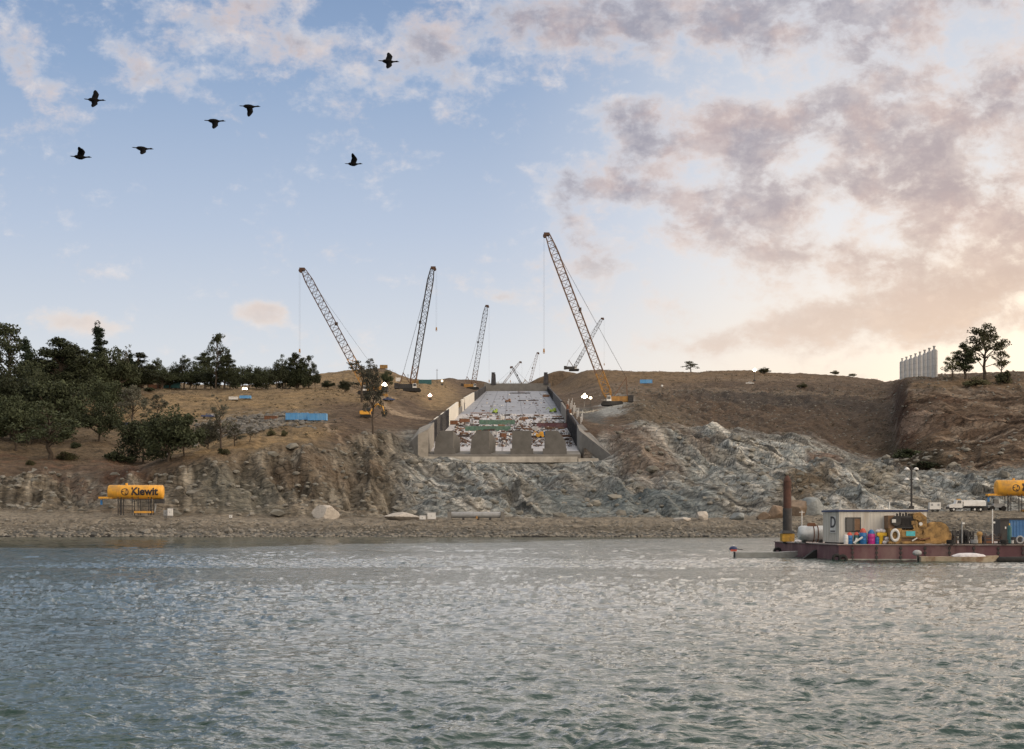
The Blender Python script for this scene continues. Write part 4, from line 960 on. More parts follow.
ITEMS = [ # kind, column, row, length, material, own label or None
 ('form_panel', 497, 424.5, 17, 'green', 'upper long green form panel across the lower chute, behind the middle blocks'), ('form_panel', 488, 431, 20, 'green', 'lower long green form panel right behind the second block'),
 ('mixer_cart', 508, 402.5, 6, 'timber', 'small brown machine alone on the grey upper chute floor'), ('rebar_bundle', 528, 401, 15, 'rebar', 'long dark rebar bundle alone on the upper chute, right of the brown machine'),
 ('timber_stack', 481, 413.5, 12, 'timber', 'long orange timber stack at the left of the slab break'), ('mixer_cart', 495, 413.5, 4, 'lime', 'lime machine standing on the slab break left of centre'),
 ('mixer_cart', 553, 412.5, 6, 'lime', 'lime machine against the right wall near the slab break'), ('portable_toilet', 545.5, 437, 2.5, 'blue', 'bright blue cabin behind the right block'),
 ('rebar_bundle', 520, 393.6, 18, 'rebar', 'thin dark rebar bundle close under the head wall'), ('timber_stack', 521, 392.2, 7, 'timber', 'small brown stack close under the head wall'),
 ('tool_cabinet', 546, 397, 5, 'timber', 'brown cabinet on the upper chute by the right wall'), ('tool_cabinet', 464.5, 422.5, 5, 'rust', 'dark red box behind the first block near the white wall'), ('tool_cabinet', 453.5, 424.5, 4, 'rust', 'dark red box against the big white wall section'),
 ('mixer_cart', 540, 438, 5, 'orange', 'orange machine behind the gap left of the right block'), ('rebar_bundle', 549, 424.5, 17, 'rebar', 'long rebar bundle slanting at the right of the lower chute'),
 ('rebar_bundle', 464, 437, 13, 'rebar', 'dark rebar bundle right behind the first block'), ('form_panel', 552, 428, 14, 'maroon', 'long maroon form panel behind the right block'),
]
rr = random.Random(5)
rows_ = [(417.5, 6, 'top row below slab break'), (421, 9, 'second row below slab break'), (425.5, 9, 'third row below slab break'), (430.5, 10, 'fourth row below slab break'), (436, 10, 'fifth row below slab break'), (441.5, 9, 'row nearest the blocks')]
for rowi, (ry, cnt, rname) in enumerate(rows_):
    x0, x1 = np.interp(ry, [414, 447], [467, 440]), np.interp(ry, [414, 447], [558, 573])
    xs = sorted(x0 + (x1 - x0) * (k + rr.uniform(.15, .85)) / cnt for k in range(cnt))
    if rowi in (1, 2): xs = [x_ for x_ in xs if not 486 < x_ < 500]
    cntk = {}
    for x_ in xs:
        kd = rr.choice(['timber_stack'] * 5 + ['rebar_bundle'] * 3 + ['pallet_stack'] * 2 + ['tool_cabinet'])
        mk = {'timber_stack': 'timber', 'rebar_bundle': 'rebar', 'pallet_stack': rr.choice(['timber_pale', 'white', 'grey']), 'tool_cabinet': rr.choice(['blue', 'rust', 'grey'])}[kd]
        cntk.setdefault(kd, 0); cntk[kd] += 1
        cn = {'timber': 'reddish brown', 'rebar': 'dark', 'timber_pale': 'pale brown', 'white': 'white', 'grey': 'grey', 'blue': 'blue', 'rust': 'rusty'}[mk]
        ITEMS.append((kd, x_, ry + rr.uniform(-2.2, 2.2), {'timber_stack': rr.uniform(2.2, 4.6), 'rebar_bundle': rr.uniform(3, 8), 'pallet_stack': rr.uniform(1.4, 2.6), 'tool_cabinet': rr.uniform(1.6, 2.8)}[kd], mk,
                      f'{cn} {KINDS[kd][1]}, {ORD[cntk[kd] - 1]} from left, {rname}'))
for kd, px_, py_, w_i, mk, lb in ITEMS:
    P = on_chute(px_, py_); fn, cat = KINDS[kd]
    o = empty(kd, P, lb, cat, 'building materials and gear on the chute floor', rz=rr.uniform(-.7, .7) if w_i < 12 else rr.uniform(-.08, .08))
    for nm, mb, m in fn(rr, w_i, M[mk]): 
        c = mb.build(nm, m, o)
    sl_ = slope_at(P.y)
    for c in o.children: c.rotation_euler = (sl_, 0, 0)
def litter(n, hi, col_, nm, lb, flat):
    mb = MB()
    for k in range(n):
        ry = 414 + 33 * rr.random() ** .8; x_ = rr.uniform(np.interp(ry, [414, 447], [465, 438]), np.interp(ry, [414, 447], [560, 575]))
        if rr.random() < .07: ry = rr.uniform(394, 413); x_ = rr.uniform(np.interp(ry, [392, 413], [490, 466]), np.interp(ry, [392, 413], [545, 558]))
        P = on_chute(x_, ry); hh = rr.uniform(.1, hi)
        if flat: mb.box(P + Vector((0, 0, hh / 2)), (rr.uniform(.3, 1.9), rr.uniform(.2, .8), hh), rz=rr.uniform(-1.5, 1.5))
        else:
            a = rr.uniform(0, 3.14); e_ = Vector((math.cos(a), math.sin(a), rr.uniform(-.1, .7))) * rr.uniform(.5, 2.4); mb.bar(P + Vector((0, 0, .2)) - e_ * .2, P + Vector((0, 0, .3)) + e_, rr.uniform(.04, .13))
    tag(mb.build(nm, mat(nm + '_mix', col_, 0.85, 0.6, 0.25, bump=0)), lb, 'site litter', kind='stuff')
litter(420, .8, (0.14, 0.085, 0.06), 'scattered_offcuts', 'scattered brown timber offcuts lying over the chute floor', True)
litter(620, .8, (0.05, 0.05, 0.055), 'loose_steel', 'loose dark steel bars and props over the chute floor', False)
litter(260, 1.1, (0.2, 0.2, 0.21), 'grey_debris', 'small grey and dark debris over the chute floor', True)
litter(160, 1.0, (0.6, 0.58, 0.55), 'pale_sheets', 'pale sheets and sacks strewn over the chute floor', True)
mb = MB()
for k in range(14):
    yy = 620 + k * 16; z = float(floor_z(yy)) + float(wall_h(yy)) - .6; x = xc(yy) + HALF + 2.2 + (k % 3) * 0.9
    mb = MB(); mb.cyl((0, 0, -.8), (0, 0, 2.2 + (k % 4) * .6), .1, n=6); mb.cyl((0, 0, 2.2 + (k % 4) * .6), (0, 0, 2.6 + (k % 4) * .6), .18, n=6)
    single('marker_post', mb, M['white'], (x, yy, z), f'thin white post on the right chute wall, {ORD[k]} counting up from the lip', 'post', 'white posts along the right chute wall')

# ------------------------------------------------------------------ cranes
def lattice(mb, A, B, w, panels, rc_, rl, t0=.06, t1=.06, endw=.35):
    A = Vector(A); B = Vector(B); d = (B - A).normalized(); u = d.cross(Vector((0, 1, 0))).normalized(); v = d.cross(u)
    def wid(f):
        if f < t0: return w * (endw + (1 - endw) * f / t0)
        if f > 1 - t1: return w * (endw + (1 - endw) * (1 - f) / t1)
        return w
    fr = []
    for i in range(panels + 1):
        f = i / panels; c = A.lerp(B, f); k = wid(f) / 2
        fr.append([c + u * k + v * k, c - u * k + v * k, c - u * k - v * k, c + u * k - v * k])
    for i in range(panels):
        for k in range(4):
            mb.bar(fr[i][k], fr[i + 1][k], rc_)
            k2 = (k + 1) % 4
            if i % 2: mb.bar(fr[i][k], fr[i + 1][k2], rl)
            else: mb.bar(fr[i][k2], fr[i + 1][k], rl)
            mb.bar(fr[i][k], fr[i][k2], rl)
    return mb
def crane(bpx, Y, tip_px, tip_py, tipY, foot_dx, w, lower_m, upper_m, label, split=.3, side=1, hook_py=None, mast_len=9, body_m='yellow', counter=True, lace=.12, chord=.21, base_py=None, tanker=False):
    X = (bpx - CX) * Y / F; z = H(X, Y)
    if base_py is not None: z = CAMZ + (HY - base_py) * Y / F
    O = Vector((X, Y, z)); tip = W(tip_px, tip_py, tipY)
    o = empty('crawler_crane', O, label, 'crane', 'cranes at work along the spillway')
    foot = O + Vector((foot_dx, 0, 2.6))
    mid = foot.lerp(tip, split); n = max(10, int((tip - foot).length / 3.2)); n1_ = max(3, int(n * split))
    tag(lattice(MB(), foot, mid, w, n1_, chord * 1.3, lace * 1.6, t0=.2, t1=0).build('boom', M[lower_m], o, O), 'lower boom section, painted yellow' if lower_m in ('yellow',) else None)
    tag(lattice(MB(), mid, tip, w, n - n1_, chord, lace, t0=0, t1=.12, endw=.55).build('boom', M[upper_m], o, O), 'darker upper boom section')
    d = (tip - foot).normalized(); s_ = -1 if tip.x < foot.x else 1
    mb = MB(); mb.box(tip + Vector((s_ * .4, 0, .1)), (2.6, w * .8, 1.3), ry=-math.atan2(d.z, d.x) if False else 0); mb.cyl(tip + Vector((s_ * 1.2, -w * .35, -.6)), tip + Vector((s_ * 1.2, w * .35, -.6)), .9, n=12); mb.build('boom_head', M['boom'], o, O)
    mb = MB(); pm = foot.lerp(tip, .55); mb.box(pm - Vector((s_, 0, 0)) * w * .55, (1.3, w * .6, 1.5)); mb.build('boom_splice', M['boom_dark'], o, O)
    # house, counterweight, cab, tracks
    hb = O + Vector((-s_ * 3.2, 0, 3.0)); mb = MB(); mb.box(hb, (9, 3.6, 2.6), top=(.96, .92)); mb.box(O + Vector((0, 0, 1.35)), (3.6, 3.2, 1.1)); mb.build('machine_house', M[body_m], o, O)
    if counter:
        mb = MB()
        for k in range(4): mb.box(O + Vector((-s_ * 8.6, 0, 2.0 + k * .78)), (2.4, 6.2, .7))
        mb.build('counterweight', M['dark'], o, O)
    cb = MB(); cb.box(O + Vector((s_ * 1.6, -2.7, 3.2)), (2.2, 1.6, 2.5), top=(.85, .9)); cabo = cb.build('cab', M['white'], o, O)
    g_ = MB(); g_.box(O + Vector((s_ * 1.7, -3.52, 3.5)), (1.6, .06, 1.3)); g_.build('window', M['glass'], cabo, O)
    for sy in (-3.2, 3.2):
        mb = MB(); pts = []
        for k in range(20):
            a = 2 * math.pi * k / 20; pts.append((math.cos(a) * .95 + (4.0 if math.cos(a) > 0 else -4.0), sy - .6, .95 + math.sin(a) * .95))
        mb.prism([Vector(p) + O for p in pts], (0, 1.2, 0)); mb.build('crawler_track', M['black'], o, O)
    # mast and the ropes back to the head
    mt = O + Vector((-s_ * mast_len * .55, 0, 3 + mast_len * .84)); mb = MB()
    for sy in (-1.3, 1.3): mb.bar(O + Vector((-s_ * .5, sy, 3.8)), mt + Vector((0, sy * .6, 0)), .28); mb.bar(O + Vector((-s_ * 7.2, sy, 3.8)), mt + Vector((0, sy * .6, 0)), .2)
    mb.bar(mt - Vector((0, 1.2, 0)), mt + Vector((0, 1.2, 0)), .3); mb.build('mast', M['boom_tan' if body_m != 'white' else 'white'], o, O)
    mb = MB()
    for sy in (-1, 1): mb.bar(mt + Vector((0, sy * .8, 0)), tip + Vector((0, sy * .8, .3)), .05)
    mb.build('pendant_rope', M['boom_dark'], o, O)
    hz = z + 6 if hook_py is None else CAMZ + (HY - hook_py) * tipY / F
    mb = MB(); h0 = tip + Vector((s_ * 1.9, 0, 0)); mb.bar(h0, (h0.x, h0.y, hz + 1.5), .028); mb.bar(h0 + Vector((.5, 0, 0)), (h0.x + .5, h0.y, hz + 1.5), .025); hl = mb.build('hoist_rope', M['boom_dark'], o, O)
    mb = MB(); mb.box((h0.x + .25, h0.y, hz + .8), (.9, .7, 1.5), top=(.7, .7)); mb.torus((h0.x + .25, h0.y, hz - .3), .35, .12, 'Y', 12, 6); mb.build('hook_block', M['yellow'], hl, O)
    return o
crane(368, 800, 303, 269.5, 795, 0, 3.7, 'yellow', 'boom', 'crane whose brown boom leans left over the trees, yellow at its foot', split=.27, hook_py=352)
crane(412, 900, 432.5, 268, 880, 0, 3.2, 'boom_tan', 'boom_dark', 'crane with nearly upright dark boom left of the chute head', split=.18, hook_py=330, body_m='dark')
crane(473, 1300, 486.5, 306, 1295, 0, 3.6, 'boom_tan', 'boom_dark', 'smaller thin crane rising behind the left chute rim', split=.2, chord=.2, lace=.12)
crane(612, 748, 547.5, 234.5, 742, -1.0, 3.6, 'yellow', 'boom_tan', 'biggest crane, tall boom leaning left beside the lit work lights', split=.17, hook_py=352, body_m='yellow', mast_len=12)
crane(574, 1560, 602, 318.5, 1560, 0, 3.0, 'boom_dark', 'boom_dark', 'faint crane leaning right behind the right rim, crossing the biggest boom', chord=.22, lace=.12, base_py=371, body_m='dark')
crane(529, 1750, 537.5, 353, 1750, 0, 2.6, 'boom_tan', 'boom_tan', 'faint pale crane leaning right, behind the middle of the head wall', chord=.16, lace=.1, base_py=389, body_m='white')
crane(522, 1560, 512, 367, 1560, 0, 1.6, 'boom_dark', 'boom_dark', 'short dark crane leaning left behind the head wall', chord=.2, lace=.12, base_py=388, body_m='dark', mast_len=6)
crane(501, 1800, 520, 362, 1800, 0, 2.0, 'boom_tan', 'boom_tan', 'faint pale crane low behind the head wall, leaning right from the left pier', chord=.15, lace=.1, base_py=389, body_m='white', mast_len=6)

# ------------------------------------------------------------------ work lights
def light_tower(px, py, lamp_py, m, label, base_Y=None, n=4, size=.9, name='light_tower'):
    P = at(px, py) if base_Y is None else Vector(((px - CX) * base_Y / F, base_Y, H((px - CX) * base_Y / F, base_Y)))
    top = CAMZ + (HY - lamp_py) * P.y / F
    o = empty(name, P, label, 'work light', 'lit work lights')
    mb = MB(); mb.box(P + Vector((0, .6, .8)), (1.8, 1.2, 1.0), top=(.85, .9)); mb.build('generator_box', M['dark'], o, P)
    mb = MB(); mb.bar(P, (P.x, P.y, top), .14); mb.bar((P.x - size, P.y, top - .2), (P.x + size, P.y, top - .2), .06); mb.build('mast', M['dark'], o, P)
    offs = {1: [(0, 0, .85)], 2: [(-.75, 0, .6), (.75, 0, .6)], 4: [(0, .05, .95), (-.95, -.1, .45), (.95, .0, .45), (.1, 1.05, .4)]}[n]
    for x_, z_, q in offs:
        mb = MB(); mb.lathe((P.x + x_ * size, P.y - .35, top + z_ * size), [(size * q * .4, -.3), (size * q * .85, -.22), (size * q, 0), (size * q * .8, .18), (size * q * .4, .3)], 20, 'Y'); mb.build('lamp_head', m, o, P)
    return o
light_tower(384.5, 400, 385, M['lamp'], 'brightest white work light of the left side, before the small dark oak', base_Y=790, size=.9)
light_tower(430, 402, 395.5, M['lamp_pink'], 'small pinkish work light on the slope left of the chute wall', base_Y=860, size=.8)
light_tower(584.5, 410, 396.5, M['lamp'], 'brightest white work light, right of the chute, bigger of two', base_Y=740, size=.95)
light_tower(590.5, 410, 398, M['lamp'], 'smaller work light touching the right of the brightest one', base_Y=742, size=.45)
light_tower(245, 392, 389, M['lamp'], 'low twin work light before the skyline trees', base_Y=860, n=2, size=1.0)
light_tower(754.5, 388, 370, M['lamp'], 'mast with one bright lamp on the right skyline', base_Y=1100, n=1, size=1.2)
light_tower(662, 392, 386, M['white'], 'small unlit white lamp mast on the brown slope right of the biggest crane', base_Y=900, n=1, size=.8)
light_tower(442, 383, 381, M['lamp'], 'tiny low lamp on the left rim under the utility pole', base_Y=1180, n=1, size=.6)
for nm, px_, py_, Y_, e_, c_ in (('left_work_light', 384.5, 386, 788, 9000, (1, .85, .62)), ('pink_work_light', 430, 396, 858, 1500, (1, .6, .5)), ('right_work_light', 584.5, 397, 738, 12000, (1, .85, .62)), ('crane_work_light', 614, 396, 744, 1200, (1, .88, .7))):
    pl = bpy.data.lights.new(nm, 'SPOT'); pl.spot_size = math.radians(130); pl.spot_blend = .6; pl.energy = e_ * .5; pl.color = c_; pl.shadow_soft_size = .8
    po = bpy.data.objects.new(nm, pl); COL.objects.link(po); po.location = W(px_, py_, Y_) - Vector((0, 1.6, .2))
# tall site light by the barge, unlit
P = at(911, 514); P = Vector(((911.5 - CX) * 436 / F, 436, H((911.5 - CX) * 436 / F, 436)))
o = empty('light_mast', P, 'tall black light mast with four white lamp heads behind the barge office', 'light mast')
mb = MB(); mb.cyl(P, P + Vector((0, 0, 12.6)), .3, .24, n=8); mb.box(P + Vector((0, 0, 1)), (1.2, 1.0, 2)); mb.build('pole', M['dark'], o, P)
mb = MB()
for z in (9.2, 11.9): mb.bar(P + Vector((-1.4, 0, z)), P + Vector((1.4, 0, z)), .09)
mb.build('cross_arm', M['dark'], o, P)
for z in (9.4, 12.2):
    for sx in (-1.25, 1.25):
        mb = MB(); mb.lathe(P + Vector((sx * 1.0, 0, z - .35)), [(.75, 0), (.7, .15), (.45, .45), (.2, .62)], 12); mb.build('lamp_head', M['white'], o, P)
# ------------------------------------------------------------------ text
def text_mesh(body, size, ext, m, fn=None, bold=0.0):
    cu = bpy.data.curves.new('lettering', 'FONT'); cu.body = body; cu.size = size; cu.extrude = ext; cu.offset = bold; cu.resolution_u = 4; cu.align_x = 'LEFT'; cu.align_y = 'CENTER'
    tmp = bpy.data.objects.new('lettering_curve', cu); COL.objects.link(tmp); bpy.context.view_layer.update()
    me_ = bpy.data.meshes.new_from_object(tmp); bpy.data.objects.remove(tmp); bpy.data.curves.remove(cu)
    if fn:
        for v in me_.vertices: v.co = fn(v.co)
    me_.materials.clear(); me_.materials.append(m); me_.name = 'lettering'; return me_

# ------------------------------------------------------------------ overhead water tanks
def tank_stand(px0, px1, Y, pyt, pyb, pyg, label, letters=True):
    X0 = (px0 - CX) * Y / F; X1 = (px1 - CX) * Y / F; zt = CAMZ + (HY - pyt) * Y / F; zb = CAMZ + (HY - pyb) * Y / F; zg = CAMZ + (HY - pyg) * Y / F
    r = (zt - zb) / 2; zc = (zt + zb) / 2; Lh = (X1 - X0) / 2; xm = (X0 + X1) / 2
    O = Vector((xm, Y, zg)); o = empty('overhead_water_tank', O, label, 'water tank', 'yellow overhead tanks')
    mb = MB(); mb.lathe((xm, Y, zc), [(r * .55, -Lh - .12), (r * .9, -Lh - .05), (r, -Lh + .15), (r, Lh - .15), (r * .9, Lh + .05), (r * .5, Lh + .14)], 28, 'X'); tk = mb.build('tank', M['orange'], o, O)
    for k in (-.62, -.05, .5, .86): mb = MB().torus((xm + Lh * k, Y, zc), r + .01, .07, 'X', 28, 6); mb.build('hoop', M['orange'], tk)
    for ch_ in tk.children: 
        for v in ch_.data.vertices: v.co = v.co - O
    mb = MB(); mb.cyl((xm - Lh * .35, Y, zt - .1), (xm - Lh * .35, Y, zt + .5), .35, n=10); mb.build('hatch', M['orange'], tk, O)
    for fx in (-.62, -.5, -.1, .12, .5, .62):
        for sy in (-1.25, 1.25): mb = MB(); mb.bar((xm + Lh * fx, Y + sy, zg - .6), (xm + Lh * fx, Y + sy, zc - r * .6), .13); mb.build('leg', M['dark'], o, O)
    mb = MB()
    for fx in (-.62, .5):
        mb.bar((xm + Lh * fx, Y - 1.25, zg), (xm + Lh * (fx + .12), Y - 1.25, zb), .06); mb.bar((xm + Lh * fx, Y - 1.25, zb), (xm + Lh * (fx + .12), Y - 1.25, zg), .06)
    for z_ in (zb - .2, (zg + zb) / 2): mb.bar((xm - Lh * .62, Y - 1.25, z_), (xm + Lh * .62, Y - 1.25, z_), .08)
    mb.build('bracing', M['dark'], o, O)
    mb = MB(); mb.box((xm + Lh * .3, Y, zg + .25), (Lh * .62, 3.6, .55)); mb.build('skid_base', M['orange'], o, O)
    mb = MB(); mb.box((xm - Lh * 1.1, Y, zb + .35), (Lh * .5, 2.2, .5)); mb.bar((xm - Lh * 1.28, Y, zb + .2), (xm - Lh * 1.28, Y, zb - 1.6), .1); mb.build('loading_spout', M['orange'], o, O)
    mb = MB(); mb.box((xm - Lh * 1.28, Y, zb - .9), (.5, .5, 1.3)); mb.build('valve_handle', M['deep_blue'], o, O)
    mb = MB(); mb.box((xm + Lh * .88, Y - .2, zb - .55), (Lh * .34, 1.6, 1.1)); mb.build('valve_box', M['dark'], o, O)
    mb = MB(); mb.tube([(xm + Lh * .7, Y - .3, zb - .5), (xm + Lh * .74, Y - .3, (zb + zg) / 2), (xm + Lh * .7, Y - .3, zg + .2)], .18, 8); mb.build('down_pipe', M['grey'], o, O)
    if letters:
        x_ = xm - Lh * .13; rr_ = r + .03
        def wrap(c):
            a = (c.y + .08) / rr_; q_ = rr_ + .1 + c.z; return Vector((x_ + c.x - O.x, Y - math.cos(a) * q_ - O.y, zc + math.sin(a) * q_ - O.z))
        l_ = bpy.data.objects.new('lettering', text_mesh('Kiewit', 2.75, .09, M['lettering'], wrap, .07)); COL.objects.link(l_); l_.parent = tk
        mb = MB(); n = 28; R0 = 1.0                                  # ring emblem left of the word
        def pt(a, q): 
            yy = math.sin(a) * q; xx = math.cos(a) * q; aa = yy / rr_; return (x_ - 1.6 + xx, Y - math.cos(aa) * rr_ - .03, zc + math.sin(aa) * rr_)
        vs = [pt(2 * math.pi * k / n, q) for k in range(n) for q in (R0, R0 - .2)]
        fs = [(2 * k, 2 * k + 1, (2 * k + 3) % (2 * n), (2 * k + 2) % (2 * n)) for k in range(n)]
        mb.add(vs, fs)
        for a0 in (.3, 2.4, 4.5):
            vs = [pt(a0, .25), pt(a0 + .9, .75), pt(a0 + .5, .8), pt(a0 - .3, .3)]; mb.add(vs, [(0, 1, 2, 3)])
        mb.build('emblem', M['lettering'], tk, O)
    return o
tank_stand(109, 163, 430, 485, 499, 513, 'yellow overhead tank on dark legs on the left shore')
tank_stand(996, 1050, 440, 480, 496, 511.5, 'yellow overhead tank cut off by the right border, on dark legs')

def ground_box(name, px0, px1, Y, pyt, pyb, depth, m, label, cat, group=None, build=None):
    X0 = (px0 - CX) * Y / F; X1 = (px1 - CX) * Y / F; zt = CAMZ + (HY - pyt) * Y / F; zb = CAMZ + (HY - pyb) * Y / F
    gz = H((X0 + X1) / 2, Y); 
    return Vector(((X0 + X1) / 2, Y, zb)), X1 - X0, zt - zb
# pale cabinets and signs on the shore
def cabinet(px0, px1, Y, pyt, pyb, m, label, cat='cabinet', sign=False, roof='grey', name='equipment_cabinet', group=None):
    P, w_i, h_ = ground_box('', px0, px1, Y, pyt, pyb, 0, None, '', '')
    o = empty(name, P, label, cat, group); mb = MB(); mb.box((0, w_i * .3, h_ / 2 + .05), (w_i, w_i * .6, h_ - .1)); mb.build('body', M[m], o)
    mb = MB(); mb.box((0, w_i * .3, h_ + .05), (w_i * 1.06, w_i * .66, .12)); mb.build('roof', M[roof], o)
    mb = MB(); mb.box((0, w_i * .3, -.25), (w_i * .9, w_i * .5, .6)); mb.build('base', M['concrete'], o)
    d = MB(); d.box((-w_i * .18, -.03, h_ * .5), (w_i * .4, .05, h_ * .75)); dd = d.build('door', M[m], o); k = MB(); k.box((-w_i * .04, -.08, h_ * .5), (.1, .08, .3)); k.build('handle', M['dark'], dd)
    return o
cabinet(167.5, 172.5, 428, 508.5, 516, 'white', 'bright white cabinet on the shore right of the yellow tank')
cabinet(163.5, 167.2, 429, 510.5, 516, 'grey', 'grey cabinet between the yellow tank and the white cabinet')
cabinet(427.5, 435.5, 428, 512.5, 519.5, 'white', 'white cabinet with dark window, left of the long grey pipe', sign=True)
cabinet(419.5, 425.5, 427, 515.5, 519.8, 'white', 'low white box left of the white cabinet with the dark window', 'box', name='storage_box')
cabinet(229, 232, 428, 515, 518.2, 'white', 'tiny white box alone on the shore below the grey cliff', 'box', name='storage_box')
mb = MB(); mb.lathe((0, 0, 1.25), [(.75, -7.2), (.82, -7.0), (.82, 7.0), (.75, 7.2)], 16, 'X')
P = W(476, 519.5, 429); o = empty('steel_pipe', P, 'long grey pipe lying on supports along the shore below the chute', 'pipe')
mb.build('pipe', M['grey'], o)
for sx in (-7.1, 7.1): b_ = MB(); b_.box((sx, 0, .9), (1.0, 2.2, 2.4)); b_.build('end_frame', M['concrete'], o)
for sx in (-3.4, 0.6, 3.8): b_ = MB(); b_.box((sx, 0, .15), (.6, 1.8, .7)); b_.build('support', M['dark'], o)
b_ = MB(); b_.cyl((0.2, -.9, .2), (0.2, -.9, .9), .35, .2, n=8); b_.build('valve', M['yellow'], o)

def boulder(px, py, Y, w_, h_, m, seed, label):
    P = W(px, py, Y); mb = MB(); mb.crag((0, 0, h_ * .36), (w_ * 1.1, w_ * .8, h_ * 1.1), seed)
    single('boulder', mb, M[m], P, label, 'boulder', 'loose boulders along the shore')
boulder(702.5, 520, 430, 3.0, 2.6, 'stone_white', 3, 'whitish upright boulder on the shore left of the barge')
boulder(683, 521.5, 428, 4.4, 1.4, 'stone_white', 4, 'flat pale slab left of the whitish upright boulder')
boulder(325, 519.5, 436, 7.2, 5.0, 'stone_white', 5, 'pale pointed boulder at the cliff foot, left half of the shore')
boulder(400, 520.5, 434, 9, 2.6, 'stone_white', 6, 'low pale boulder left of the low white box')
M['stone_grey'] = mat('grey_boulder', (0.24, 0.26, 0.265), 0.9, 0.3, 0.6, dirt=(0.13, 0.14, 0.14), bump=0.6)
M['stone_brown'] = mat('brown_boulder', (0.2, 0.15, 0.11), 0.9, 0.35, 0.6, dirt=(0.11, 0.085, 0.065), bump=0.6)
boulder(811, 516, 436, 7.5, 5.2, 'stone_grey', 7, 'blue grey boulder behind the barge, left of the office roof')
boulder(776, 519, 433, 5, 5.0, 'stone_brown', 8, 'brown boulder behind the rusty pile')
boulder(763, 520, 431, 4, 2.4, 'stone_brown', 9, 'lower brown boulder left of the one behind the pile')
boulder(738, 520, 433, 4.5, 2.6, 'stone_grey', 10, 'grey green boulder between the whitish boulder and the pile')
boulder(797, 517, 435, 6, 5.5, 'stone_brown', 12, 'brown boulder right of the rusty pile')

# rock armour along the water's edge: far more stones than one could count
mb = MB(); rr = random.Random(3)
M['riprap'] = mat('riprap_stone', (0.175, 0.165, 0.145), 0.9, 0.45, 0.35, dirt=(0.28, 0.25, 0.2), dirt_amt=0.7, bump=0.3)
for k in range(5200):
    px_ = rr.uniform(-90, 1120); q = rr.random()
    Y_ = 405.4 + (q ** 1.6) * 18; s_ = rr.uniform(.25, .75) * (1.5 if rr.random() < .1 else 1) * (1 if Y_ < 414 else .8)
    if px_ < 260 and rr.random() < .3: s_ *= 1.4
    X_ = (px_ - CX) * Y_ / F
    mb.rock((X_, Y_, 0), (s_ * 1.5, s_ * 1.3, s_), k, 0, .28)
V_ = np.array(mb.v); zz = np.repeat(terrain(V_[::12, 0].copy(), V_[::12, 1].copy())[0], 12)
V_[:, 2] += zz; mb.v = [tuple(v) for v in V_]
tag(mb.build('riprap', M['riprap']), "broken rock armour strewn along the far water's edge", 'riprap', kind='stuff')
# loose rubble of the rock slopes
mb = MB()
pA = np.array([rr.uniform(-20, 1060) for _ in range(3000)]); yA = np.array([rr.uniform(438, 620) for _ in range(3000)]); rA = terrain((pA - CX) * yA / F, yA)[3]
for k in range(3000):
    px_ = float(pA[k]); Y_ = float(yA[k])
    if rA[k] < .5: continue
    s_ = rr.uniform(.4, 1.5) * (2.0 if rr.random() < .08 else 1); X_ = (px_ - CX) * Y_ / F
    if abs(X_ - xc(Y_)) < 40 and Y_ > 540: continue
    mb.rock((X_, Y_, s_ * .1), (s_ * 1.5, s_ * 1.1, s_ * .9), k, 0, .3)
for k in range(2600):
    px_ = rr.uniform(590, 1060); Y_ = rr.uniform(620, 1000); s_ = rr.uniform(.3, .9); X_ = (px_ - CX) * Y_ / F
    if abs(X_ - xc(Y_)) < 48: continue
    mb.rock((X_, Y_, s_ * .1), (s_ * 1.5, s_ * 1.2, s_), k, 0, .3)
V_ = np.array(mb.v); zz = np.repeat(terrain(V_[::12, 0].copy(), V_[::12, 1].copy())[0], 12)
V_[:, 2] += zz; mb.v = [tuple(v) for v in V_]
M['rubble'] = mat('rubble_stone', (0.155, 0.15, 0.13), 0.9, 0.5, 0.25, dirt=(0.3, 0.28, 0.25), dirt_amt=0.8, bump=0.3)
tag(mb.build('loose_rubble', M['rubble']), 'broken stones scattered over the blasted rock slope', 'rubble', kind='stuff')
# pale dumped rock behind the left cliff
mb = MB()
for k in range(900):
    px_ = rr.gauss(248, 30); Y_ = rr.uniform(540, 625); s_ = rr.uniform(.5, 1.7); X_ = (px_ - CX) * Y_ / F
    mb.rock((X_, Y_, s_ * .1), (s_ * 1.5, s_ * 1.1, s_), k, 0, .3)
V_ = np.array(mb.v); zz = np.repeat(terrain(V_[::12, 0].copy(), V_[::12, 1].copy())[0], 12)
V_[:, 2] += zz; mb.v = [tuple(v) for v in V_]
tag(mb.build('dumped_rock', mat('dumped_stone', (0.14, 0.135, 0.125), 0.9, 0.5, 0.3, dirt=(0.12, 0.1, 0.08), bump=0.3)), 'field of dumped grey rock below the blue container', 'rock fill', kind='stuff')

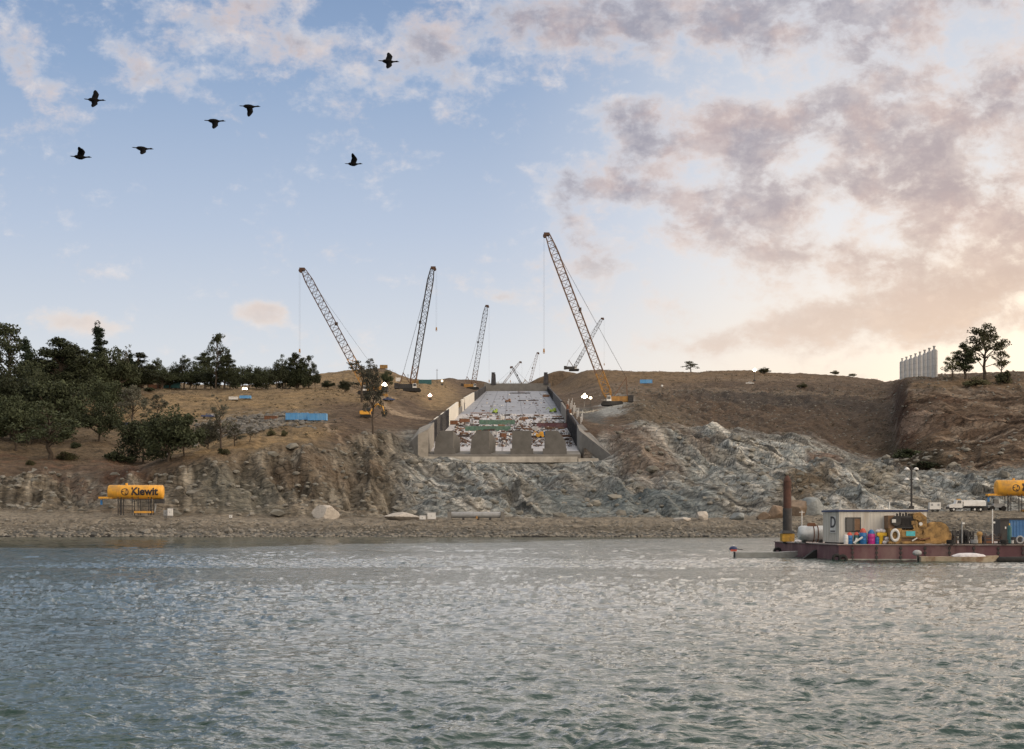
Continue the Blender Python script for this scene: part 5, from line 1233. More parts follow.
# ------------------------------------------------------------------ left hill details
def container(px0, px1, Y, h_, m, label, name='shipping_container', d=2.5, cat='container', rz=0.0):
    X0 = (px0 - CX) * Y / F; X1 = (px1 - CX) * Y / F; xm = (X0 + X1) / 2; z = H(xm, Y) + .25; L_ = X1 - X0
    o = empty(name, (xm, Y, z), label, cat, rz=rz); mb = MB(); mb.box((0, 0, h_ / 2), (L_, d, h_ - .02)); mb.build('shell', M[m], o)
    mb = MB(); n = int(L_ / .8)
    for k in range(n): mb.box((-L_ / 2 + (k + .5) * L_ / n, -d / 2 - .04, h_ / 2), (L_ / n * .45, .08, h_ * .86))
    mb.build('corrugation', M[m], o)
    mb = MB()
    for z_ in (.08, h_ - .06): mb.box((0, -d / 2 - .05, z_), (L_ + .1, .14, .16))
    for x_ in (-L_ / 2, L_ / 2): mb.box((x_, -d / 2 - .02, h_ / 2), (.18, .18, h_ + .1))
    mb.build('edge_frame', M[m], o); return o
container(286.5, 309, 592, 2.5, 'sky_blue', 'left half of the long sky blue container row on the left hill', d=3, cat='container', rz=-.05)
container(308.6, 327, 588, 2.5, 'sky_blue', 'right, slightly lower half of the long sky blue container row', d=3, cat='container', rz=-.07)
container(265, 277, 600, 1.4, 'rust', 'low rusty red skip left of the sky blue containers', name='waste_skip', cat='skip')
container(229.5, 238, 740, 1.3, 'white', 'low white box trailer high on the left slope', name='box_trailer', cat='trailer')
container(240, 251, 742, 1.3, 'sky_blue', 'low pale blue box trailer right of the white one', name='box_trailer', cat='trailer')
container(163.5, 180, 830, 2.6, 'dark_teal', 'dark teal container under the skyline trees', d=3)
container(149, 162, 835, 2.0, 'rust', 'rusty low container left of the dark teal one', name='waste_skip', cat='skip')
container(419, 431.5, 1120, 3.2, 'dark_teal', 'pale teal site shed on the rim between two cranes', name='site_shed', cat='shed')
container(412, 418.8, 1125, 2.6, 'tan', 'small tan shed left of the teal one on the rim', name='site_shed', cat='shed')
container(640, 652, 1050, 2.4, 'sky_blue', 'small blue container high on the hill right of the biggest crane', d=3)
container(380, 387.5, 1345, 3.0, 'tan', 'small tan hut on the round hilltop behind the left cranes', name='hut', cat='hut')
container(396, 400.5, 1130, 2.6, 'white', 'small white trailer below the round hilltop', name='box_trailer', cat='trailer')

def car(px, Y, m, label, kind='car', rz=0.0, group='cars parked on the left hill'):
    X = (px - CX) * Y / F; z = H(X, Y) + .05; o = empty('parked_car' if kind == 'car' else 'pickup_truck', (X, Y, z), label, 'car' if kind == 'car' else 'pickup', group, rz=rz)
    sec = [(-2.35, .45), (-2.3, .95), (-1.6, 1.02), (-1.1, 1.48), (.7, 1.5), (1.2, 1.02), (2.2, .9), (2.35, .5)] if kind == 'car' else [(-2.8, .55), (-2.8, 1.15), (-.9, 1.15), (-.8, 1.8), (.7, 1.82), (1.2, 1.2), (2.5, 1.1), (2.6, .55)]
    mb = MB(); mb.prism([(x_, -.88, z_) for x_, z_ in sec], (0, 1.76, 0)); mb.build('body', M[m], o)
    mb = MB(); q = 4 if kind == 'car' else 4
    if kind == 'car': gl = [(-1.45, 1.06), (-1.05, 1.42), (.62, 1.43), (1.0, 1.06)]
    else: gl = [(-.7, 1.22), (-.66, 1.7), (.62, 1.72), (1.0, 1.24)]
    mb.prism([(x_, -.9, z_) for x_, z_ in gl], (0, 1.8, 0)); mb.build('window', M['glass'], o)
    for sx in (-1.5, 1.45):
        for sy in (-.82, .82): mb = MB(); mb.cyl((sx, sy - .13, .36), (sx, sy + .13, .36), .36, n=12); mb.build('wheel', M['black'], o)
    for sy in (-.6, .6): mb = MB(); mb.box((2.32 if kind == 'car' else 2.58, sy, .72), (.08, .3, .18)); mb.build('headlight', M['white'], o)
    return o
for a in [(84, 650, 'white', 'white car nearest the heavy oaks on the hill road', 'car', 0.1), (91, 652, 'blue', 'pale blue car next to the white car on the hill road', 'pickup', 0.0), (70, 648, 'white', 'white car half hidden behind the left wood', 'car', 0.2),
          (119, 655, 'navy', 'dark blue pickup right of the lone round oak', 'pickup', 0.1), (126, 655, 'navy', 'dark blue car at the right end of the hill road', 'car', 0.0), (208, 650, 'navy', 'dark blue pickup above the grey olive oak', 'pickup', 0.3),
          (214, 652, 'white', 'white car right of the dark blue pickup near the dumped rock', 'car', 0.2), (81, 800, 'white', 'white car high up behind the tallest pine', 'pickup', 0.0), (750, 1040, 'white', 'white pickup high on the right slope below the lit mast', 'pickup', 0.0)]:
    car(*a)
# yellow machines in the trees
def excavator(px, Y, label, s=1.0, flip=1, m='yellow'):
    X = (px - CX) * Y / F; o = empty('excavator', (X, Y, H(X, Y)), label, 'excavator', 'yellow excavators'); o.scale = (s * flip, s, s)
    mb = MB(); mb.box((0, 0, 1.9), (3.6, 2.6, 1.5), top=(.95, .95)); mb.box((-1.9, 0, 1.9), (.9, 2.5, 1.3)); mb.build('body', M[m], o)
    mb = MB(); mb.box((1.1, -.8, 3.0), (1.3, 1.0, 1.4), top=(.8, .9)); mb.build('cab', M['glass'], o)
    for sy in (-1.2, 1.2): mb = MB(); mb.box((0, sy, .5), (4.4, .6, .9), top=(.8, 1)); mb.build('crawler_track', M['black'], o)
    mb = MB(); mb.tube([(1.6, .3, 2.3), (4.2, .3, 5.4), (6.6, .3, 4.2)], [.35, .3, .25], 5); mb.tube([(6.6, .3, 4.2), (7.0, .3, 1.4)], .24, 5); a = mb.build('arm', M[m], o)
    mb = MB(); mb.box((6.7, .3, .9), (1.2, 1.1, 1.0), top=(.6, 1)); mb.build('bucket', M['dark'], a); return o
excavator(106, 795, 'yellow excavator in the trees right of the tallest pine')
excavator(383, 770, 'yellow excavator under the brightest left work light', 1.0, -1)
excavator(366, 620, 'orange machine below the tall grey green tree', 1.0, 1, 'orange')
car(389, 740, 'navy', 'dark blue pickup with lit side below the left work light', 'pickup', .6)
# fence below the hill road
P = Vector(((70 - CX) * 630 / F, 630, 0)); X0, X1 = (66 - CX) * 632 / F, (138 - CX) * 632 / F
o = empty('wire_fence', ((X0 + X1) / 2, 632, H((X0 + X1) / 2, 632)), 'long brown post and wire fence below the parked cars', 'fence'); O = o.location.copy()
prev = None; wires = MB()
for k in range(19):
    x = X0 + (X1 - X0) * k / 18; z = H(x, 632); mb = MB(); mb.cyl((x, 632, z - .4), (x, 632, z + 2.2), .09, n=5); mb.build('fence_post', M['bark'], o, O)
    if prev:
        for q in (.5, 1.2, 1.9): wires.bar((prev[0], 632, prev[1] + q), (x, 632, z + q), .025)
    prev = (x, z)
wires.build('wire', M['dark'], o, O)
# brow fence right skyline
for px_, Y_, h_, lb in [(437, 1200, 11, 'utility pole on the rim left of the chute head'), (732, 1100, 5, 'thin post on the right skyline left of the lit mast'), (716, 1100, 4, 'shorter thin post on the right skyline'), (157, 1000, 14, 'thin bare pole above the skyline trees'), (408, 1200, 6, 'short pole right of the nearly upright crane')]:
    X = (px_ - CX) * Y_ / F; o = empty('utility_pole', (X, Y_, H(X, Y_)), lb, 'pole'); mb = MB(); mb.cyl((0, 0, -.5), (0, 0, h_), .22, .14, n=6); mb.build('pole', M['bark'], o); mb = MB(); mb.box((0, 0, h_ * .9), (1.8, .15, .15)); mb.build('cross_arm', M['bark'], o)

# ------------------------------------------------------------------ silos on the right scarp
M['silo'] = mat('silo_steel', (0.45, 0.46, 0.47), 0.5, 0.15, 0.5, dirt=(0.3, 0.28, 0.26))
for k in range(8):
    Y_ = 905 - k * 22; px_ = 902.5 + k * 4.15 + (k ** 1.5) * .16; X = (px_ - CX) * Y_ / F; r = 1.6 - .07 * k + .3 * (k > 5); zt = CAMZ + (HY - (362.5 - k * 1.25 - .12 * k ** 1.6)) * Y_ / F; zg = min(H(X, Y_) - .5, CAMZ + (HY - 380) * Y_ / F)
    o = empty('cement_silo', (X, Y_, zg), f'pale grey steel silo on the red scarp, {ORD[k]} from left in the row of eight', 'silo', 'row of pale silos on the right ridge')
    hh = zt - zg; mb = MB(); mb.lathe((0, 0, 0), [(r, 0), (r, hh)], 20); mb.build('shell', M['silo'], o)
    mb = MB(); mb.lathe((0, 0, hh), [(r + .05, 0), (r * .8, .55), (.35, 1.0)], 20); mb.build('roof', M['grey'], o)
    mb = MB(); mb.cyl((-.2, 0, hh + .8), (-.2, 0, hh + 2.1), .45, n=8); mb.box((-.2, 0, hh + 2.2), (1.2, .8, .5)); mb.build('roof_filter', M['grey'], o)
    mb = MB()
    for z_ in (hh * .25, hh * .5, hh * .75): mb.torus((0, 0, z_), r + .01, .06, 'Z', 20, 5)
    mb.build('hoop', M['grey'], o)
    mb = MB()
    for s_ in (-.25, .25): mb.bar((s_, -r - .2, .3), (s_, -r - .2, hh + .6), .04)
    for q in range(int(hh / .6)): mb.bar((-.25, -r - .2, .4 + q * .6), (.25, -r - .2, .4 + q * .6), .03)
    mb.build('ladder', M['grey'], o)

# ------------------------------------------------------------------ water truck, generator, loader on the right bench
YT = 436; X = (966.5 - CX) * YT / F; z = CAMZ + (HY - 512.2) * YT / F
z = max(z, H(X, YT) + .02)
o = empty('water_truck', (X, YT, z), 'white three axle water truck on the right shore bench', 'truck')
mb = MB(); mb.prism([(-5.0, -1.2, 1.0), (-5.05, -1.2, 1.75), (-3.3, -1.2, 2.1), (-3.0, -1.2, 3.1), (-1.4, -1.2, 3.15), (-1.4, -1.2, 1.0)], (0, 2.4, 0)); cabp = mb.build('cab', M['white'], o)
mb = MB(); mb.prism([(-2.85, -1.23, 2.2), (-2.7, -1.23, 2.95), (-1.75, -1.23, 2.95), (-1.75, -1.23, 2.2)], (0, 2.46, 0)); mb.build('window', M['glass'], cabp)
mb = MB(); mb.box((-2.2, 0, 3.3), (.9, 1.2, .22)); mb.build('beacon', M['orange'], cabp)
mb = MB(); mb.prism([(-1.1, -1.2, 1.5), (-1.1, -1.2, 2.7), (-.6, -.9, 3.05), (4.6, -.9, 3.05), (5.0, -1.2, 2.7), (5.0, -1.2, 1.5)], (0, 2.4, 0)); mb.build('tank', M['white'], o)
mb = MB(); mb.box((0, 0, 1.1), (9.8, 1.2, .45)); mb.box((2.2, 0, 1.35), (5.2, 2.2, .25)); mb.build('chassis', M['dark'], o)
mb = MB(); mb.box((-5.15, 0, .95), (.35, 2.4, .55)); mb.build('bumper', M['dark'], o)
for sx in (-3.8, 1.9, 3.5):
    for sy in (-1.05, 1.05):
        mb = MB(); mb.cyl((sx, sy - .2, .55), (sx, sy + .2, .55), .55, n=18); wh = mb.build('wheel', M['black'], o); mb = MB(); mb.cyl((sx, sy - .23, .55), (sx, sy + .23, .55), .28, n=12); mb.build('rim', M['aluminium'], wh)
for sy in (-.85, .85): mb = MB(); mb.box((-5.06, sy, 1.5), (.08, .35, .25)); mb.build('headlight', M['aluminium'], o)
X = (934.5 - CX) * YT / F; zz_ = max(H(X, YT), CAMZ + (HY - 512) * YT / F)
o = empty('generator_trailer', (X, YT, zz_), 'white box generator on wheels left of the water truck', 'generator')
mb = MB(); mb.box((0, 0, 1.6), (3.0, 1.6, 1.9)); mb.build('housing', M['white'], o)
for sx in (-.9, .9): mb = MB(); mb.box((sx, -.82, 1.9), (.6, .05, .6)); mb.build('vent', M['grey'], o)
mb = MB(); mb.box((0, 0, .55), (2.8, 1.4, .25)); mb.build('chassis', M['dark'], o)
for sx in (-.7, .7): 
    mb = MB(); mb.cyl((sx, -.8, .35), (sx, -.55, .35), .36, n=12); mb.build('wheel', M['black'], o)
X = (997 - CX) * 442 / F; zz_ = max(H(X, 442), CAMZ + (HY - 511) * 442 / F)
o = empty('wheel_loader', (X, 442, zz_), 'dark grey loader between the water truck and the right yellow tank', 'loader')
mb = MB(); mb.box((.4, 0, 1.5), (3.4, 2.0, 1.1), top=(.9, .9)); mb.box((-1.8, 0, 1.2), (1.6, 1.4, .8)); mb.build('body', M['grey'], o)
mb = MB(); mb.box((-.3, 0, 2.6), (1.4, 1.4, 1.3), top=(.85, .85)); mb.build('cab', M['glass'], o)
for sx in (-1.6, 1.5):
    for sy in (-1.0, 1.0): mb = MB(); mb.cyl((sx, sy - .25, .7), (sx, sy + .25, .7), .7, n=16); mb.build('wheel', M['black'], o)
mb = MB(); mb.tube([(-1.5, 0, 1.6), (-3.2, 0, .9)], .2, 5); mb.box((-3.5, 0, .6), (.9, 2.3, .9), top=(1.4, 1)); mb.build('bucket', M['dark'], o)

# ------------------------------------------------------------------ barge and its load
XB, YB = 29.2, 143.0; DK = 1.5
o = empty('work_barge', (XB, YB, 0), 'long low maroon work barge moored off the right shore', 'barge'); O = Vector((XB, YB, 0))
hull_r = XB + 27
mb = MB(); mb.prism([(XB, YB, -.6), (XB - .15, YB, DK - .1), (XB - 1.6, YB + 25, DK - .1), (XB - 1.4, YB + 25, -.6)], (0, 0, 0)) if False else None
mb = MB()
vs = [(XB, YB, -.7), (hull_r, YB - 3, -.7), (hull_r - 1.6, YB + 22, -.7), (XB - 1.6, YB + 25, -.7)]; vt = [(a, b, DK - .09) for a, b, c in vs]
mb.add(vs + vt, [(3, 2, 1, 0), (4, 5, 6, 7), (0, 1, 5, 4), (1, 2, 6, 5), (2, 3, 7, 6), (3, 0, 4, 7)]); hu = mb.build('hull', M['maroon'], o, O)
mb = MB(); e = .12
mb.add([(XB - e, YB - e, DK - .085), (hull_r + e, YB - 3 - e, DK - .085), (hull_r - 1.6 + e, YB + 22 + e, DK - .085), (XB - 1.6 - e, YB + 25 + e, DK - .085), (XB - e, YB - e, DK), (hull_r + e, YB - 3 - e, DK), (hull_r - 1.6 + e, YB + 22 + e, DK), (XB - 1.6 - e, YB + 25 + e, DK)],
       [(3, 2, 1, 0), (4, 5, 6, 7), (0, 1, 5, 4), (1, 2, 6, 5), (2, 3, 7, 6), (3, 0, 4, 7)]); mb.build('deck', M['deck'], o, O)
for k in range(12):
    x = XB + 1.2 + k * 2.1; y = YB - 3 * (x - XB) / 27
    mb = MB()
    for z_ in (.35, .75, 1.15): mb.box((x, y - .05, z_), (.22, .12, .2))
    mb.box((x, y - .03, .7), (.05, .06, 1.3)); mb.build('hull_bracket', M['boom_dark'], hu, O)
M['tidemark'] = mat('waterline_scum', (0.3, 0.3, 0.27), 0.9, 0.4, 1.5)
mb = MB(); a = math.atan2(-3, 27); mb.box(((XB + hull_r) / 2, YB - 1.5 - .02, .14), (26.8, .05, .1), rz=a); mb.build('waterline_mark', M['tidemark'], hu, O)
for x, y, z_ in [(XB - .25, YB - .3, .22), (XB + .3, YB - .35, .16), (XB - 2.0, YB + 21, .5)]:
    mb = MB(); mb.torus((x, y, z_), .3, .15, 'Y', 18, 8); mb.build('tyre_fender', M['black'], o, O)
def dk(px, Y): return Vector(((px - CX) * Y / F, Y, DK + .004))
# office cabin
P = Vector((29.55, 144.5, DK)); o = empty('site_office', P, 'cream site office cabin with blue roof edge standing on the barge', 'cabin')
Wd, Dp, Ht = 7.9, 7.6, 2.78
mb = MB(); mb.box((Wd / 2, Dp / 2, .12 + Ht / 2), (Wd, Dp, Ht - .02)); mb.build('wall', M['cream'], o)
mb = MB()
for k in range(26): mb.box((.15 + k * .3, -.015, .12 + Ht / 2), (.05, .03, Ht - .1))
for k in range(24): mb.box((-.015, .2 + k * .3, .12 + Ht / 2), (.03, .05, Ht - .1))
mb.build('wall_rib', M['cream'], o)
mb = MB(); mb.box((Wd / 2, Dp / 2, Ht + .22), (Wd + .24, Dp + .24, .16)); rf = mb.build('roof', M['navy'], o)
mb = MB(); mb.box((Wd / 2, Dp / 2, Ht + .33), (Wd + .05, Dp + .05, .08)); mb.build('roof_sheet', M['cream'], rf)
mb = MB(); mb.box((Wd / 2, Dp / 2, .05), (Wd - .3, Dp - .3, .14)); mb.build('skid', M['dark'], o)
mb = MB(); mb.box((1.25, -.045, 1.75), (1.25, .07, 1.15)); wn = mb.build('window', M['glass'], o)
mb = MB()
for x_, z_, dx, dz in [(1.25, 2.36, 1.37, .08), (1.25, 1.14, 1.37, .08), (.6, 1.75, .08, 1.2), (1.9, 1.75, .08, 1.2), (1.25, 1.75, .05, 1.2)]: mb.box((x_, -.06, z_), (dx, .12, dz))
mb.build('frame', M['dark'], wn); mb = MB(); mb.box((1.62, -.086, 1.75), (.5, .012, 1.05)); mb.build('blind', M['brown_box'], wn)
mb = MB(); mb.box((6.3, -.045, 1.35), (.95, .07, 2.1)); dr = mb.build('door', M['brown_box'], o); mb = MB(); mb.box((5.95, -.11, 1.3), (.08, .08, .2)); mb.build('handle', M['aluminium'], dr)
mb = MB(); mb.box((-.045, 2.6, 1.75), (.04, 2.5, 1.5)); sg = mb.build('sign_board', M['white'], o); tag(sg, 'white board with a bold black letter D')
me_ = text_mesh('D', 2.0, .012, M['lettering'], lambda c: Vector((-.078 - c.z, 3.75 - c.x * 1.7, 1.92 + c.y * .72)), .035); l_ = bpy.data.objects.new('lettering', me_); COL.objects.link(l_); l_.parent = sg
mb = MB(); mb.box((-.07, 2.6, 1.14), (.012, 2.1, .12)); mb.build('sign_line', M['lettering'], sg)
mb = MB(); mb.cyl((4.6, .3, Ht + .35), (4.6, .3, Ht + 1.0), .06, n=6); mb.cyl((-.1 + .3, .3, Ht + .3), (.2, .3, Ht + 1.1), .035, n=5); mb.build('roof_pipe', M['aluminium'], rf)
# horizontal tank
P = dk(807, 156); P = Vector((28.9, 154, DK)); o = empty('cylindrical_tank', P, 'grey white cylindrical tank with two dark bands left of the office', 'tank')
mb = MB(); mb.lathe((0, 0, .86), [(.45, -1.35), (.68, -1.28), (.78, -1.1), (.78, 1.1), (.68, 1.28), (.45, 1.35)], 24, 'X'); tk = mb.build('tank', M['aluminium'], o)
for x_ in (.05, .45): mb = MB(); mb.torus((x_, 0, .86), .79, .05, 'X', 24, 6); mb.build('band', M['rust'], tk)
for x_ in (-.8, .8): mb = MB(); mb.box((x_, 0, .14), (.2, 1.2, .3)); mb.build('saddle', M['dark'], o)
mb = MB(); mb.box((-.1, 0, 1.75), (.9, .5, .3), top=(.7, .7)); mb.build('hatch', M['rust'], tk)
o = empty('antenna_mast', Vector((28.3, 156.2, DK)), 'thin white antenna mast behind the cylindrical tank', 'antenna'); mb = MB(); mb.cyl((0, 0, 0), (0, 0, 3.1), .05, n=6); mb.build('pole', M['white'], o); mb = MB(); mb.box((0, 0, 2.95), (.5, .06, .06)); mb.build('cross_arm', M['white'], o)
# spud pile
P = Vector((28.05, 163, DK)); o = empty('spud_pile', P, 'tall rusty dark spud pile in a yellow collar at the left end of the barge', 'pile')
mb = MB(); mb.cyl((0, 0, -.2), (0, 0, 3.4), .47, n=14); tag(mb.build('lower_pile', M['dark'], o), 'blackened lower part of the pile')
mb = MB(); mb.cyl((0, 0, 3.4), (0, 0, 6.2), .41, n=14); mb.cyl((0, 0, 6.2), (0, 0, 6.75), .41, .14, n=14); mb.build('upper_pile', M['pile_rust'], o)
mb = MB(); mb.box((0, 0, .42), (1.25, 1.25, .8)); mb.build('collar', mat('dull_yellow', (0.42, 0.25, 0.04), 0.7, 0.3, 1.5, dirt=(0.08, 0.05, 0.03), dirt_amt=.8), o)
mb = MB(); mb.box((0, 0, 1.0), (1.5, 1.5, .3), top=(.7, .7)); mb.build('collar_cap', M['dark'], o)
mb = MB(); mb.tube([(.2, -.1, 6.5), (.75, -.1, 6.1), (1.0, -.1, 5.4)], .035, 5); mb.tube([(.15, -.1, 6.3), (.5, -.1, 5.9), (.55, -.1, 5.0)], .03, 5); mb.build('wire_rope', M['dark'], o)
# drums
def drum(px, Y, r, h_, m, lid, label, lidh=.28):
    o = empty('plastic_drum', dk(px, Y), label, 'drum', 'drums in front of the office'); mb = MB(); mb.lathe((0, 0, 0), [(r * .9, 0), (r, .06), (r, h_ * .32), (r * 1.04, h_ * .35), (r, h_ * .38), (r, h_ * .65), (r * 1.04, h_ * .68), (r, h_ * .71), (r, h_ - .05), (r * .88, h_)], 16); mb.build('barrel', M[m], o)
    mb = MB(); mb.lathe((0, 0, h_), [(r * .9, 0), (r * .85, lidh * .4), (r * .5, lidh * .85), (r * .2, lidh)], 12); mb.build('lid', M[lid], o); return o
drum(849.5, 143.6, .27, .78, 'deep_blue', 'red', 'small blue drum with a red top, leftmost with red')
drum(846, 143.4, .2, .75, 'white', 'white', 'slim white drum at the left end of the drums', .1)
drum(856.5, 143.7, .25, .8, 'dark_teal', 'red', 'dark green drum with a red top behind the white pipes')
drum(863, 143.5, .33, 1.02, 'deep_blue', 'red', 'biggest blue drum with a red top', .4)
drum(871.3, 143.4, .34, .92, 'magenta', 'deep_blue', 'magenta drum with a blue top', .38)
drum(877, 143.3, .2, .6, 'deep_blue', 'navy', 'small blue drum between the magenta and yellow ones', .1)
o = empty('yellow_bin', dk(881.5, 143.5), 'yellow bin piled with white sacks', 'bin', 'drums in front of the office')
mb = MB(); mb.cyl((-.1, 0, 0), (-.1, 0, .75), .2, .3, n=10); mb.box((0, 0, .88), (.85, .5, .28)); mb.build('bin', M['bright_yellow'], o)
o = empty('sack_pile', dk(880.5, 143.5) + Vector((0, 0, 1.04)), 'white sacks heaped on top of the yellow bin', 'sacks'); mb = MB()
for k, (x_, z_) in enumerate([(-.25, .1), (.05, .16), (.28, .1)]): mb = MB(); mb.rock((x_, 0, z_), (.42, .4, .36), k, 2, .06); mb.build('sack', M['bag'], o)
o = empty('sack_pile', dk(887, 143.2), 'grey white sacks on deck left of the life ring', 'sacks')
for k, (x_, z_) in enumerate([(-.2, .15), (.12, .2), (0, .48), (.3, .12)]): mb = MB(); mb.rock((x_, 0, z_), (.45, .4, .34), k + 9, 2, .07); mb.build('sack', M['bag'], o)
o = empty('white_pipe', dk(857.5, 142.6), 'two white plastic pipes leaning in front of the drums', 'pipes'); 
for a_, b_ in (((-.35, 0, .1), (.45, 0, .62)), ((-.2, .1, .05), (-.05, .1, .55))): mb = MB(); mb.cyl(a_, b_, .09, n=10); mb.build('pipe', M['white'], o)
mb = MB(); mb.rock((0, 0, .15), (.7, .5, .35), 31, 2, .1); single('tarpaulin_bundle', mb, M['bag'], dk(798, 151.0), 'pale lilac tarpaulin bundle on deck before the cylindrical tank', 'bundle')
# winch and engine on skid
Y_ = 142.6; P = dk(889, Y_); o = empty('deck_winch', P, 'dusty yellow diesel winch with big black engine on the barge deck', 'winch'); U = Y_ / F
def wx(px): return (px - 889) * U
def wz(py): return (544.2 - py) * U
def bx(name, px0, px1, py0, py1, d, m, yo=0.0, par=None, top=(1, 1)):
    mb = MB(); mb.box(((wx(px0) + wx(px1)) / 2, 1.0 + yo, (wz(py0) + wz(py1)) / 2), (wx(px1) - wx(px0), d, wz(py0) - wz(py1)), top=top); q = mb.build(name, M[m], o); 
    if par: q.parent = par
    return q
bx('skid', 888.5, 950, 541.3, 543.6, 2.2, 'tan'); fr = bx('frame', 890, 902, 528.5, 541.2, 1.9, 'tan'); bx('control_box', 901.5, 917, 530, 537.4, 2.0, 'tan'); pn_ = bx('teal_panel', 906, 915, 531.2, 536, .06, 'teal', -1.05)
bx('engine_bed', 901.5, 917.5, 537.5, 541.2, 1.5, 'brown_box'); bx('radiator', 889, 895.5, 515.5, 528.4, 1.6, 'brown_box', .1); bx('engine', 896, 915, 516, 528.4, 1.5, 'dark', 0, None, (.92, .9))
mb = MB()
for k in range(14): mb.box((wx(897.5 + k * 1.3), .22, wz(522)), (.05, .08, .8))
for k in range(5): mb.cyl((wx(899 + k * 3), .7, wz(516)), (wx(899 + k * 3), .7, wz(513.5 - (k % 2) * 1.0)), .1, n=8)
mb.build('engine_cover', M['boom_dark'], o)
mb = MB(); mb.lathe((wx(896.5), .1, wz(521)), [(.45, -.06), (.45, .06)], 16, 'Y'); mb.build('fan_guard', M['dark'], o)
mb = MB(); mb.box((wx(894), .05, wz(521)), (.35, .06, .3)); mb.build('side_panel', M['aluminium'], o)
rr = random.Random(4)
mb = MB(); mb.prism([(wx(915.5), .3, wz(541)), (wx(914.5), .3, wz(513.5)), (wx(921), .3, wz(512.2)), (wx(927.5), .3, wz(517)), (wx(928), .3, wz(541))], (0, 1.5, 0))
for k in range(26):
    a = (wx(rr.uniform(914.5, 927)), .22 + k * .003, wz(rr.uniform(516, 539))); mb.box(a, (rr.uniform(.1, .5), .3, rr.uniform(.1, .4)), ry=rr.uniform(-.5, .5))
mb.build('gear_housing', M['tan'], o)
mb = MB(); mb.lathe((wx(921), .1, wz(524)), [(.16, -.05), (.16, .08)], 12, 'Y'); mb.build('gauge', M['white'], o)
for pxc, pyc, rd, yq in ((939, 533, 1.0, 1.0), (944.5, 536, .7, 1.06), (932, 535, .75, .95)):
    mb = MB(); mb.lathe((wx(pxc), yq, wz(pyc)), [(rd, -.85), (rd, -.75), (rd * .62, -.72), (rd * .62, .72), (rd, .75), (rd, .85)], 24, 'Y'); mb.build('winch_drum', M['tan'], o)
mb = MB()
for k in range(12): mb.torus((wx(939), .36 + k * .11, wz(533)), .66, .055, 'Y', 24, 5)
mb.build('wire_rope', M['rust'], o)
mb = MB(); mb.tube([(wx(915), .1, wz(537)), (wx(921), .05, wz(540)), (wx(930), .05, wz(538))], .06, 6); mb.build('linkage', M['rust'], o)
mb = MB(); mb.tube([(wx(912), -.05, wz(541)), (wx(917), -.05, wz(538))], .07, 6); mb.build('lever', M['white'], o)
mb = MB(); mb.torus((0, 0, 0), .42, .13, 'Y', 28, 10); lr_ = single('life_ring', mb, M['white'], Vector(((894.7 - CX) * Y_ / F, Y_ - .12, DK + wz(535.3))), 'white oval life ring hung on the winch frame', 'life ring'); lr_.scale = (.8, 1, 1.12)
# frames and poles further right
def stand(px0, px1, py0, Y, m, label, name='steel_rack', cat='rack'):
    P = dk((px0 + px1) / 2, Y); w_ = (px1 - px0) * Y / F; h_ = (543.5 - py0) * Y / F; o = empty(name, P, label, cat, 'black steel racks on deck')
    for sx in (-w_ / 2, w_ / 2):
        for sy in (-.4, .4): mb = MB(); mb.box((sx, sy, h_ / 2), (.14, .14, h_)); mb.build('post', M[m], o)
    for z_ in (.35, .62): mb = MB(); mb.box((0, 0, h_ * z_), (w_, .7, .16)); mb.build('shelf', M[m], o)
    mb = MB(); mb.tube([(-w_ * .2, -.2, h_ * .7), (0, -.2, h_ * .95), (w_ * .15, -.2, h_ * .75)], .08, 6); mb.build('bracket', M[m], o); return o
stand(954, 961, 530, 145, 'dark', 'left black steel rack right of the winch'); stand(962.5, 966, 530, 146, 'dark', 'narrow black steel rack between two racks'); stand(967, 972, 531, 145, 'dark', 'right black steel rack right of the winch')
stand(984, 1000, 533, 146, 'rebar', 'low wide rack of dark maroon steel left of the blue container')
mb = MB(); mb.cyl((0, 0, 0), (0, 0, .8), .22, .16, n=10); mb.rock((0, 0, .9), (.55, .5, .5), 2, 1, .1); single('mooring_bollard', mb, M['tan'], dk(979.5, 142.5) - Vector((0, 0, 0)), 'stubby brown mooring bollard between the racks', 'bollard')
for px_, py0, m, lb in ((962, 521, 'grey', 'short grey white pole in front of the black racks'), (992.5, 508.5, 'white', 'tall thin white pole at the right part of the barge')):
    o = empty('deck_pole', dk(px_, 141.5), lb, 'pole'); h_ = (543.8 - py0) * 141.5 / F; mb = MB(); mb.cyl((0, 0, 0), (0, 0, h_), .05, n=8); mb.build('pole', M[m], o)
    mb = MB(); mb.box((.12, 0, h_ * .62 if px_ > 980 else h_ - .15), (.22, .12, .16)); mb.build('fitting', M['white'], o)
